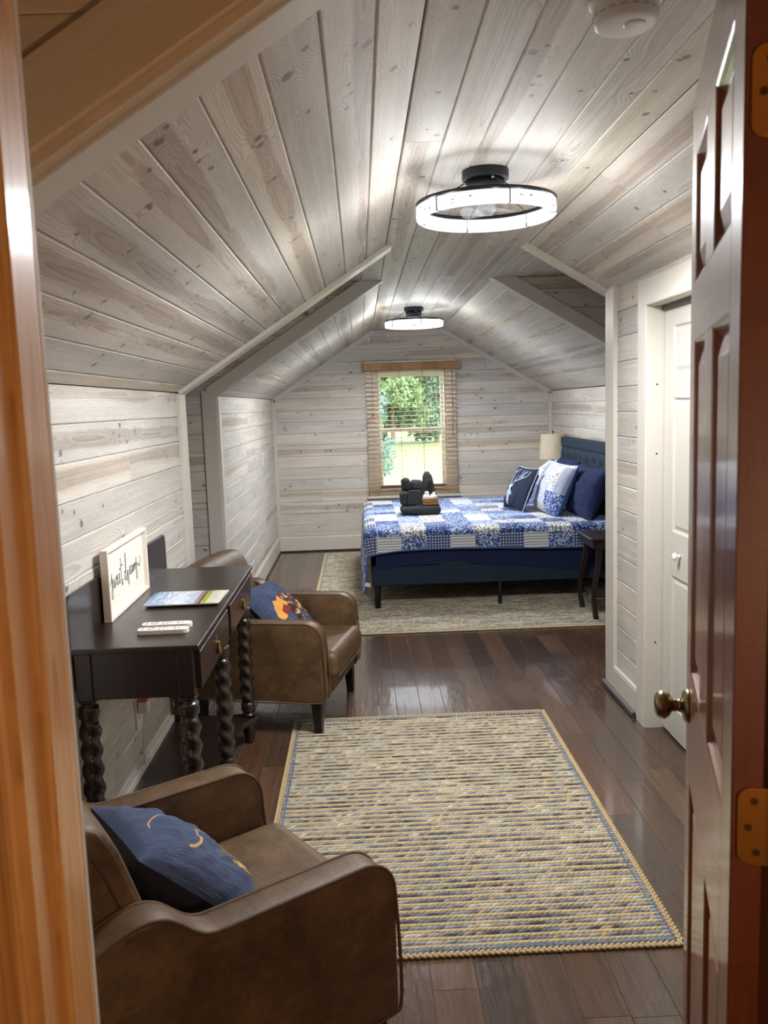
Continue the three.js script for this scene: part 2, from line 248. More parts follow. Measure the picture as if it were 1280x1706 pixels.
// trims: a board of width w standing out t from a surface along a -> b
function board(name, mat, a, b, w, n, t = 0.018, e = 0.0015, parent = scene) {
  const m = lay(parent, mat, a.clone().addScaledVector(n, t), b.clone().addScaledVector(n, t), w, n, { t, e, name }); if (parent === scene) m.userData.kind = 'structure'; return m;
}
let tn = 0; const tname = () => 'trim_' + (++tn);
const X1 = V(1, 0, 0), XM = V(-1, 0, 0), Z1 = V(0, 0, 1), Y1 = V(0, 1, 0);
board(tname(), M.trim, V(XL, 0, ZO + 0.066), V(XL, HK - 0.004, ZO + 0.066), 0.132, X1, 0.018);                                     // near jamb of the left recess
board(tname(), M.trim, LP(0.01, ZO + 0.066), LP(lenL + 0.02, ZO + 0.066), 0.132, nL, 0.018);
board(tname(), M.trim, RP(0.70, ZO + 0.04), RP(lenR + 0.02, ZO + 0.04), 0.08, nR, 0.02);
for (const [x, n, P, nn, len, s] of [[XL, 1, LP, nL, lenL, -1], [XR, -1, RP, nR, lenR, 1]]) {
  board(tname(), M.trimGrey, V(x + s * 0.0445, 0, ZC2), V(x + s * 0.0445, HK + 0.03, ZC2), 0.089, Z1, 0.018);                          // cheek posts
  board(tname(), M.trim, V(x, 0, ZC2 - 0.05), V(x, HK - 0.01, ZC2 - 0.05), 0.1, V(n, 0, 0), 0.012);
  board(tname(), M.trimGrey, P(-0.03, ZC2, -0.036), P(len - 0.02, ZC2, -0.036), 0.074, Z1, 0.0205);                                    // sloped cheek board
  board(tname(), M.trimGrey, P(0, ZC2 - 0.03), P(len + 0.02, ZC2 - 0.03), 0.096, nn, 0.009);
  board(tname(), M.trimGrey, P(0.0, ZF, 0.022), P(len, ZF, 0.022), 0.046, Z1, 0.014);                                                 // far wall slope trims
  board(tname(), M.trim, V(x + n * 0.017, 0.13, ZF), V(x + n * 0.017, HK - 0.01, ZF), 0.034, Z1, 0.014);
}
board(tname(), M.trimGrey, LP(0.0, -1.376), LP(lenL + 0.15, -1.376), 0.088, nL, 0.02);                                               // first board of the painted slope
board(tname(), M.raw, LP(0.0, -1.313), LP(lenL + 0.15, -1.313), 0.036, nL, 0.014);
board(tname(), M.raw, LP(-0.2, ZN, -0.052), LP(lenL + 0.2, ZN, -0.052), 0.105, Z1, 0.02);
// baseboards
function baseboard(name, a, b, n, h = 0.14) { const o = structure(name); board('board', M.trim, a.clone().setY(h / 2 + 0.012), b.clone().setY(h / 2 + 0.012), h, n, 0.016, 0.003, o); board('shoe', M.gapShoe || (M.gapShoe = std({ color: 0x3a302c, roughness: 0.45 })), a.clone().setY(0.008).addScaledVector(n, 0.01), b.clone().setY(0.008).addScaledVector(n, 0.01), 0.016, n, 0.014, 0.004, o); return o; }
baseboard('baseboard_left_near', V(XL, 0, ZO + 0.135), V(XL, 0, ZN), X1); baseboard('baseboard_left_far', V(XL, 0, ZF + 0.016), V(XL, 0, ZC2 - 0.1), X1);
baseboard('baseboard_far', V(XL + 0.016, 0, ZF), V(XR, 0, ZF), Z1); baseboard('baseboard_right_far', V(XR, 0, ZF), V(XR, 0, ZC2 - 0.1), XM);

// ───────────── closet wall with its door ─────────────
const hC = HK + (XR - XC) / (XR - FR) * (HC - HK), DY = 1.885, DZ0 = -3.69, DZ1 = -2.75;
const closet = structure('wall_closet');
parts(closet, 'backing', [span(XC + 0.019, XC + 0.06, -0.01, hC + 0.02, ZE, DZ0 - 0.021), span(XC + 0.019, XC + 0.06, DY + 0.019, hC + 0.02, DZ0 - 0.021, DZ1 + 0.021), span(XC + 0.019, XC + 0.06, -0.01, hC + 0.02, DZ1 + 0.021, ZD), span(XC + 0.02, XW, -0.01, HC, ZE, ZE + 0.05)], M.backing);
part(closet, 'inside_panel', span(XC + 0.5, XC + 0.52, -0.01, HC, DZ0 - 0.3, DZ1 + 0.3), M.backing);
for (let y = hC; y > 0.02; y -= 0.1195) { const y0 = Math.max(0.005, y - 0.1195), ym = (y + y0) / 2, w = y - y0 - 0.0012; lay(closet, M.white, V(XC, ym, ZE), V(XC, ym, y0 < DY ? DZ0 - 0.012 : -2.6), w, XM); lay(closet, M.white, V(XC, ym, y0 < DY ? DZ1 + 0.012 : -2.6), V(XC, ym, ZD), w, XM); }
board(tname(), M.trim, V(XC, 0.13, ZE + 0.069), V(XC, hC + 0.01, ZE + 0.069), 0.138, XM, 0.019);
board(tname(), M.trim, V(XC + 0.05, 0, ZE - 0.018), V(XC + 0.05, hC, ZE - 0.018), 0.1, V(0, 0, -1), 0.014);
const bbC = baseboard('baseboard_closet', V(XC - 0.002, 0, ZE), V(XC - 0.002, 0, -3.81), XM, 0.12);
board('cap', M.trim, V(XC - 0.003, 0.137, ZE + 0.13), V(XC - 0.003, 0.137, -3.81), 0.014, XM, 0.014, 0.004, bbC);
part(bbC, 'quarter_round', (() => { const g = new THREE.CylinderGeometry(0.016, 0.016, 0.5, 12); g.rotateX(Math.PI / 2); return g; })(), std({ color: 0x4a4340, roughness: 0.5 }), [XC - 0.022, 0.014, ZE + 0.24]);
const casing = structure('door_1');
for (const [z, w] of [[-3.748, 0.11], [DZ1 + 0.058, 0.11]]) board('casing', M.trim, V(XC, 0, z), V(XC, DY + 0.115, z), w, XM, 0.02, 0.004, casing);
board('casing', M.trim, V(XC, DY + 0.058, -3.70), V(XC, DY + 0.058, DZ1), 0.115, XM, 0.02, 0.004, casing);
parts(casing, 'jamb', [span(XC - 0.002, XC + 0.12, 0, DY, DZ0 - 0.02, DZ0 - 0.001), span(XC - 0.002, XC + 0.12, 0, DY, DZ1 + 0.001, DZ1 + 0.02), span(XC - 0.002, XC + 0.12, DY - 0.001, DY + 0.018, DZ0, DZ1)], M.trim);
parts(casing, 'nail_hole', [1.55, 1.25, 0.4].map((y) => { const g = cyl(0.0035, 0.0035, 0.002, 0, 0, 0, 10); g.rotateX(Math.PI / 2); g.translate(XC + 0.03, y, DZ0 + 0.0005); return g; }), M.gap);
// nested rectangles lofted into one panel relief: loops of [inset, depth]
function relief(x0, x1, y0, y1, loops) {
  const P = [], U = [], q = (a, b, c, d) => { for (const p of [a, b, c, a, c, d]) { P.push(...p); U.push(p[1] / 4 + 0.13, (3.5 + clamp((p[0] - (x0 + x1) / 2) / BW, -0.48, 0.48)) / ROWS); } }, cs = loops.map(([i, z]) => [[x0 + i, y0 + i, z], [x1 - i, y0 + i, z], [x1 - i, y1 - i, z], [x0 + i, y1 - i, z]]);
  for (let k = 0; k + 1 < cs.length; k++) for (let e = 0; e < 4; e++) { const f = (e + 1) % 4; q(cs[k][e], cs[k][f], cs[k + 1][f], cs[k + 1][e]); }
  q(...cs[cs.length - 1]); const g = new THREE.BufferGeometry(); g.setAttribute('position', new THREE.Float32BufferAttribute(P, 3)); g.setAttribute('uv', new THREE.Float32BufferAttribute(U, 2)); g.computeVertexNormals(); return g;
}
const cdoor = structure('door_2'); // two bifold leaves, local X toward the camera
for (let k = 0; k < 2; k++) {
  const leaf = new THREE.Group(); leaf.name = 'leaf'; cdoor.add(leaf); leaf.position.set(XC + 0.062, 0.012, DZ0 + 0.004 + k * 0.466); leaf.rotation.y = -Math.PI / 2;
  const W = 0.462, T = 0.03, ys = [0, 0.13, 0.716, 0.907, 1.478, 1.578, 1.778, 1.85], s = 0.1, rl = [[0, 0], [0.006, -0.009], [0.012, -0.011], [0.03, -0.003], [0.034, -0.003]];
  part(leaf, 'stile', rbox(s, 1.85, T, 0.002, s / 2, 0.925, -T / 2, 1), M.door); part(leaf, 'stile', rbox(s, 1.85, T, 0.002, W - s / 2, 0.925, -T / 2, 1), M.door);
  for (let i = 0; i < 8; i += 2) part(leaf, 'rail', span(s, W - s, ys[i], ys[i + 1], -T, -0.0003), M.door);
  for (let i = 1; i < 7; i += 2) part(leaf, 'panel', relief(s, W - s, ys[i], ys[i + 1], rl), M.door);
  if (k === 0) { const kb = part(leaf, 'knob', lathe([[0, 0.034], [0.012, 0.033], [0.0165, 0.026], [0.0165, 0.021], [0.009, 0.014], [0.007, 0.004], [0.011, 0], [0, 0]], 24), std({ color: 0xf3f0e8, roughness: 0.25 }), [0.2, 0.815, 0], [Math.PI / 2, 0, 0]); }
}
part(casing, 'track', span(XC + 0.05, XC + 0.085, DY - 0.022, DY - 0.002, DZ0, DZ1), std({ color: 0x777470, roughness: 0.4, metalness: 0.7 }));

// ───────────── doorway wall, jamb and hallway ─────────────
const JX0 = -0.336, JX1 = 0.452, JH = 2.06, ZH = -0.79;
struct('wall_doorway', [span(XE, JX0 - 0.02, -0.01, HC + 0.02, ZD, ZH), span(JX1 + 0.02, XW, -0.01, HC + 0.02, ZD, ZH), span(JX0 - 0.02, JX1 + 0.02, JH + 0.02, HC + 0.02, ZD, ZH)], M.shell);
struct('ceiling_hall', span(-0.9, 0.66, HC, HC + 0.02, ZH, 1.6), M.shell);
const hallWood = std({ map: raw.col, roughness: 0.6, color: 0xd0a070 });
struct('wall_hall_left', span(-0.95, -0.9, -0.01, HC, ZH, 1.6), hallWood); struct('wall_hall_right', span(0.66, 0.72, -0.01, HC, ZH, 1.6), hallWood);
struct('floor_hall', span(-0.9, 0.66, -0.016, 0, ZH + 0.02, 1.6), std({ color: 0x4a332a, roughness: 0.4 }));
const jamb = structure('door_3');
lay(jamb, M.fir, V(JX0 + 0.0, 0, (ZD + ZH) / 2), V(JX0, JH, (ZD + ZH) / 2), ZH - ZD, X1, { t: 0.02, e: 0.001, name: 'jamb' });
lay(jamb, M.fir, V(JX1, 0, (ZD + ZH) / 2), V(JX1, JH, (ZD + ZH) / 2), ZH - ZD, XM, { t: 0.02, e: 0.001, name: 'jamb' });
lay(jamb, M.fir, V(JX0, JH, (ZD + ZH) / 2), V(JX1, JH, (ZD + ZH) / 2), ZH - ZD, down, { t: 0.02, e: 0.001, name: 'jamb' });
board('stop', M.fir, V(JX0, 0, ZD + 0.068), V(JX0, JH - 0.01, ZD + 0.068), 0.058, X1, 0.011, 0.006, jamb);
board('stop', M.fir, V(JX0, JH, ZD + 0.06), V(JX1, JH, ZD + 0.06), 0.04, down, 0.011, 0.004, jamb);
part(jamb, 'painted_edge', rspan(JX0 - 0.021, JX0 + 0.0005, 0, JH + 0.02, ZD - 0.012, ZD + 0.0005, 0.003), M.trim);
board('casing', M.fir, V(JX0 - 0.05, 0, ZH), V(JX0 - 0.05, JH + 0.08, ZH), 0.085, Z1, 0.018, 0.006, jamb);

// the open six-panel door at the right
const leafW = 0.734, leafT = 0.033;
const door = structure('door_4'); door.position.set(0.403, 0.012, -0.9); door.rotation.y = Math.atan2(0.954, 0.301);
{
  const H = 2.012, ys = [0, 0.24, 0.765, 0.975, 1.582, 1.682, 1.9, H].map((y) => y), st = 0.097, mu = [0.307, 0.432];
  const v = (x, y0, y1, w) => { const m = lay(door, M.firDoor, V(x, y0, 0), V(x, y1, 0), w, V(0, 0, -1), { t: leafT, e: 0.0015, name: 'stile' }); return m; };
  v(st / 2, 0, H, st); v(leafW - st / 2, 0, H, st);
  for (const [a, b] of [[1, 2], [3, 4], [5, 6]]) lay(door, M.firDoor, V((mu[0] + mu[1]) / 2, ys[a], 0), V((mu[0] + mu[1]) / 2, ys[b], 0), mu[1] - mu[0], V(0, 0, -1), { t: leafT, e: 0.0012, name: 'mullion' });
  for (const [a, b] of [[0, 1], [2, 3], [4, 5], [6, 7]]) { const h = ys[b] - ys[a], n = Math.ceil(h / 0.118); lay(door, M.firDoor, V(st, (ys[a] + ys[b]) / 2, 0), V(leafW - st, (ys[a] + ys[b]) / 2, 0), h, V(0, 0, -1), { t: leafT, e: 0.0012, name: 'rail' }); }
  const rl = [[0, 0], [0.004, -0.002], [0.008, -0.007], [0.013, -0.0125], [0.017, -0.013], [0.045, -0.004], [0.047, -0.004]];
  for (const [x0, x1] of [[st, mu[0]], [mu[1], leafW - st]]) for (let i = 1; i < 7; i += 2) { const g = relief(-x1, -x0, ys[i], ys[i + 1], rl); g.rotateY(Math.PI); part(door, 'panel', g, M.firDoor); part(door, 'panel_back', span(x0, x1, ys[i], ys[i + 1], leafT - 0.012, leafT - 0.004), M.firDoor); }
  // hinge side edge of the leaf, seen by the camera
  part(door, 'edge_strip', span(-0.0016, -0.0002, 0, H, 0.0015, leafT), M.firDark);
  const brass = std({ color: 0xb87a34, roughness: 0.38, metalness: 0.85 }), dull = std({ color: 0x5a3c1c, roughness: 0.5, metalness: 0.8 }), nick = std({ color: 0xd9b26a, roughness: 0.2, metalness: 1 });
  for (const y of [0.2, 1.006, 1.79]) {
    const sh = new THREE.Shape(), w = 0.062, h = 0.089, r = 0.014; sh.moveTo(0, r); sh.absarc(r, r, r, Math.PI, 1.5 * Math.PI); sh.lineTo(w, 0); sh.lineTo(w, h); sh.lineTo(r, h); sh.absarc(r, h - r, r, Math.PI / 2, Math.PI); sh.lineTo(0, r);
    const g = new THREE.ExtrudeGeometry(sh, { depth: 0.002, bevelEnabled: true, bevelSize: 0.0006, bevelThickness: 0.0006, bevelSegments: 2, curveSegments: 8 }); g.rotateY(-Math.PI / 2); g.translate(-0.0022, y - h / 2, 0.007);
    const hi = part(door, 'hinge', g, brass);
    for (const [dz, dy] of [[0.024, 0.03], [0.018, -0.001], [0.027, -0.03]]) { const c = cyl(0.0042, 0.0042, 0.0012, 0, 0, 0, 16); c.rotateZ(Math.PI / 2); part(hi, 'screw', [c.translate(-0.0052, y + dy, dz), rbox(0.0008, 0.006, 0.0012, 0.0003, -0.006, y + dy, dz, 1)], dull); }
    part(hi, 'knuckle', cyl(0.006, 0.006, h, -0.004, y, 0.072, 16), brass);
  }
  const bronze = std({ color: 0x8d8063, roughness: 0.28, metalness: 0.95 });
  for (const s of [-1, 1]) {
    const g = lathe([[0, 0.063], [0.014, 0.0625], [0.0235, 0.058], [0.0275, 0.05], [0.0275, 0.043], [0.022, 0.035], [0.0125, 0.03], [0.0115, 0.02], [0.0145, 0.013], [0.025, 0.011], [0.0315, 0.0065], [0.0335, 0.002], [0.0335, 0], [0, 0]], 40);
    g.rotateX(s * Math.PI / 2); part(door, 'knob', g, bronze, [leafW - 0.062, 0.902, s < 0 ? 0 : leafT]);
  }
  part(door, 'latch_plate', span(leafW - 0.0004, leafW + 0.0012, 0.874, 0.93, 0.006, 0.028), bronze);
}
// wall lamp of the hallway, right of the camera, warm
{
  const t = thing('wall_lamp', 'small warm wall lamp of the hallway beside the doorway, outside the picture', 'lamp', [0.66, 1.2, 0.02]);
  part(t, 'base', cyl(0.05, 0.05, 0.02, 0, 0, 0).rotateZ(Math.PI / 2).translate(-0.01, 0, 0), std({ color: 0x5a4a38, roughness: 0.4, metalness: 0.8 }));
  part(t, 'shade', lathe([[0, -0.06], [0.05, -0.055], [0.062, 0], [0.05, 0.055], [0, 0.06]], 24), std({ color: 0xfff0d8, emissive: new THREE.Color(1, 0.72, 0.42), emissiveIntensity: 1.5, roughness: 0.4 }), [-0.09, 0, 0]);
  const l = new THREE.PointLight(new THREE.Color().setRGB(1, 0.74, 0.48), HALL_CD); l.position.set(-0.09, 0, 0); l.castShadow = true; l.shadow.radius = 2.5; l.name = 'hall_glow'; t.add(l);
}

// ───────────── window, blind, view ─────────────
const cream = std({ color: 0xf8f4ea, roughness: 0.45, bumpMap: rep(brush, 3, 3), bumpScale: 0.0004 });
const glass = phys({ color: 0xffffff, transmission: 1, thickness: 0, roughness: 0.0, ior: 1.45 });
{
  const w = structure('window_1'), z0 = ZF - 0.2, zi = ZF;
  parts(w, 'jamb', [span(WX0 - 0.012, WX0 + 0.018, WY0, WY1, z0, zi + 0.004), span(WX1 - 0.018, WX1 + 0.012, WY0, WY1, z0, zi + 0.004), span(WX0, WX1, WY1 - 0.016, WY1 + 0.012, z0, zi + 0.004), span(WX0, WX1, WY0 - 0.012, WY0 + 0.02, z0, zi + 0.004)], cream);
  const my = 1.236;
  const sash = (name, y0, y1, z) => {
    const g = new THREE.Group(); g.name = name; w.add(g);
    for (const q of [[WX0 + 0.016, WX0 + 0.05, y0, y1], [WX1 - 0.05, WX1 - 0.016, y0, y1]]) part(g, 'stile', rspan(q[0], q[1], q[2], q[3], z, z + 0.034, 0.004), cream);
    for (const q of [[y0, y0 + 0.034], [y1 - 0.034, y1]]) part(g, 'rail', rspan(WX0 + 0.05, WX1 - 0.05, q[0], q[1], z + 0.001, z + 0.033, 0.004), cream);
    part(g, 'pane', span(WX0 + 0.048, WX1 - 0.048, y0 + 0.03, y1 - 0.03, z + 0.015, z + 0.017), glass);
    return g;
  };
  sash('upper_sash', my - 0.015, WY1 - 0.015, ZF - 0.13); const lo = sash('lower_sash', WY0 + 0.02, my + 0.015, ZF - 0.09);
  for (const x of [0.37, 0.71]) part(lo, 'sash_lock', [rbox(0.05, 0.008, 0.02, 0.003, x, my + 0.02, ZF - 0.075), rbox(0.016, 0.016, 0.016, 0.005, x, my + 0.03, ZF - 0.075)], std({ color: 0xcaa98c, roughness: 0.3, metalness: 0.6 }));
  for (const x of [WX0 - 0.054, WX1 + 0.054]) part(w, 'casing', rspan(x - 0.046, x + 0.046, 0.562, 1.945, ZF - 0.002, ZF + 0.014, 0.003), cream);
  part(w, 'casing', rspan(WX0 - 0.1, WX1 + 0.1, WY1 + 0.008, 1.945, ZF - 0.002, ZF + 0.0145, 0.003), cream);
  part(w, 'casing', rspan(WX0 - 0.005, WX1 + 0.005, 0.562, WY0 + 0.004, ZF - 0.002, ZF + 0.012, 0.003), cream);
  part(w, 'sill', rspan(0.055, 1.03, 0.536, 0.562, ZF - 0.02, ZF + 0.055, 0.006), M.trim); part(w, 'apron', rspan(0.09, 1.0, 0.49, 0.536, ZF, ZF + 0.014, 0.003), M.trim);
}
{
  const b = thing('window_blind', 'tan wooden slat blind with its slats tilted open in front of the far window', 'blind', [0.537, 0, ZF + 0.062]);
  const bw = std({ map: white.col, roughness: 0.5, color: 0xc89b62 }), slat = std({ map: white.col, roughness: 0.45, color: 0xe0c4a2 }), cord = std({ color: 0xa68d70, roughness: 0.9 });
  part(b, 'valance', boxUV(rbox(0.985, 0.076, 0.018, 0.004, 0.008, 1.888, 0.03), 0.25), bw); parts(b, 'valance_return', [boxUV(rbox(0.016, 0.076, 0.085, 0.003, -0.4765, 1.888, -0.018), 0.25), boxUV(rbox(0.016, 0.076, 0.085, 0.003, 0.4925, 1.888, -0.018), 0.25)], bw);
  part(b, 'head_rail', rbox(0.93, 0.05, 0.05, 0.004, 0, 1.89, -0.012), bw);
  const g = boxUV(rbox(0.926, 0.0028, 0.05, 0.001, 0, 0, 0, 1), 0.25), n = 27;
  for (let i = 0; i < n; i++) part(b, 'slat', g, slat, [0, 1.825 - i * 0.0442, 0], [0.04, 0, 0]);
  part(b, 'bottom_rail', boxUV(rbox(0.93, 0.02, 0.05, 0.004, 0, 0.622, 0), 0.25), bw);
  for (const x of [-0.34, -0.115, 0.115, 0.34]) parts(b, 'ladder_cord', [cyl(0.0011, 0.0011, 1.25, x, 1.245, 0.026, 6), cyl(0.0011, 0.0011, 1.25, x, 1.245, -0.026, 6), cyl(0.0009, 0.0009, 1.25, x, 1.245, 0, 6)], cord);
  part(b, 'wand', cyl(0.0045, 0.0045, 0.68, 0.415, 1.5, 0.04, 10), bw);
  const [c] = parts(b, 'lift_cord', [cyl(0.0013, 0.0013, 0.42, -0.405, 1.64, 0.04, 6), cyl(0.0013, 0.0013, 0.42, -0.396, 1.64, 0.04, 6)], cord);
  part(c, 'tassel', lathe([[0, 0.05], [0.005, 0.048], [0.012, 0.008], [0.01, 0], [0, 0]], 16), bw, [-0.4, 1.385, 0.04]);
}
// lawn and trees outside, two floors below the eye
{
  const grass = tex(512, 512, (i, j) => { const n = fbm(i / 5, j / 5, 3, 3), m = fbm(i / 90, j / 90, 8, 2); return [124 + 50 * (n - 0.5) + 40 * (m - 0.5), 146 + 44 * (n - 0.5) + 26 * (m - 0.5), 84 + 30 * (n - 0.5)]; });
  const lawn = struct('ground', grid(40, 40, (u, v) => [mix(-160, 160, u), -2.7 + 0.25 * fbm(u * 9, v * 9, 2), mix(-200, 40, v)], (u, v) => [u * 60, v * 45], true), std({ map: grass, roughness: 0.95 }));
  const leafGeo = (() => { const P = [], I = []; const r = rng(4); for (let k = 0; k < 7; k++) { const c = V(r() - 0.5, r() - 0.5, r() - 0.5).multiplyScalar(1.5), a = V(r() - 0.5, r() - 0.5, r() - 0.5).normalize(), b = V(r() - 0.5, r() - 0.5, r() - 0.5).cross(a).normalize(), L = 0.36 + 0.2 * r(), W = 0.2; const p = [c.clone().addScaledVector(a, -L), c.clone().addScaledVector(b, W), c.clone().addScaledVector(a, L), c.clone().addScaledVector(b, -W)], o = P.length / 3; p.forEach((q) => P.push(q.x, q.y, q.z)); I.push(o, o + 1, o + 2, o, o + 2, o + 3); } const g = new THREE.BufferGeometry(); g.setAttribute('position', new THREE.Float32BufferAttribute(P, 3)); g.setIndex(I); g.computeVertexNormals(); return g; })();
  const bark = std({ color: 0x6b5a4a, roughness: 0.95 });
  function tree(label, x, z, h, rx, y0, n, leaf, col, seed, group) {
    const t = thing('tree', label, 'tree', [x, -2.65, z], 0, group), r = rng(seed), mat = phys({ color: 0xffffff, roughness: 0.8, transmission: 0.35, thickness: 0, side: THREE.DoubleSide });
    part(t, 'trunk', [cyl(rx * 0.03, rx * 0.06, h * 0.6, 0, h * 0.3, 0, 10), ...[0, 1, 2, 3].map((k) => tube([[0, h * (0.3 + 0.07 * k), 0], [Math.cos(k * 1.7) * rx * 0.3, h * (0.42 + 0.07 * k), Math.sin(k * 1.7) * rx * 0.3], [Math.cos(k * 1.7) * rx * 0.6, h * (0.55 + 0.06 * k), Math.sin(k * 1.7) * rx * 0.6]], rx * 0.015, 8, 6).toNonIndexed())], bark);
    const im = new THREE.InstancedMesh(leafGeo, mat, n), m = new THREE.Matrix4(), q = new THREE.Quaternion(), e = new THREE.Euler(), c = new THREE.Color(), lumps = [];
    for (let k = 0; k < 26; k++) { const a = r() * 6.28, f = r(), yy = y0 + (h - y0) * f, rr = rx * (0.35 + 0.6 * Math.sin(Math.PI * clamp(0.12 + f * 0.86))); lumps.push([Math.cos(a) * rr * 0.75, yy, Math.sin(a) * rr * 0.75, rx * (0.28 + 0.2 * r()), r()]); }
    for (let k = 0; k < n; k++) {
      const L = lumps[k % lumps.length], d = V(r() - 0.5, r() - 0.5, r() - 0.5).normalize().multiplyScalar(L[3] * (0.6 + 0.5 * r())); e.set(r() * 6, r() * 6, r() * 6); q.setFromEuler(e); const s = leaf * (0.7 + 0.7 * r());
      m.compose(V(L[0] + d.x, L[1] + d.y * 0.8, L[2] + d.z), q, V(s, s, s)); im.setMatrixAt(k, m); const tt = 0.75 + 0.35 * L[4] + 0.25 * (r() - 0.5); im.setColorAt(k, c.setRGB(col[0] * tt, col[1] * tt, col[2] * tt));
    }
    im.name = 'foliage'; im.userData.kind = 'stuff'; im.castShadow = im.receiveShadow = true; t.add(im);
  }
  const G = 'green trees beyond the lawn', r = rng(31), gl = 'leafy green tree in the row beyond the lawn outside the window';
  for (let i = 1; i < 8; i++) tree(gl, -16 + i * 4.6 + r() * 1.5, -78 - r() * 16, 12.5 + 4 * r(), 4.2 + r(), 1.2, 5200, 0.55, i % 3 === 1 ? [0.2, 0.3, 0.12] : [0.16, 0.27, 0.17], 40 + i, G);
  tree('small blue-green tree with low branches on the lawn outside the lower sash', -0.7, -31, 4.6, 2.0, 1.9, 2200, 0.2, [0.14, 0.27, 0.22], 77);
}

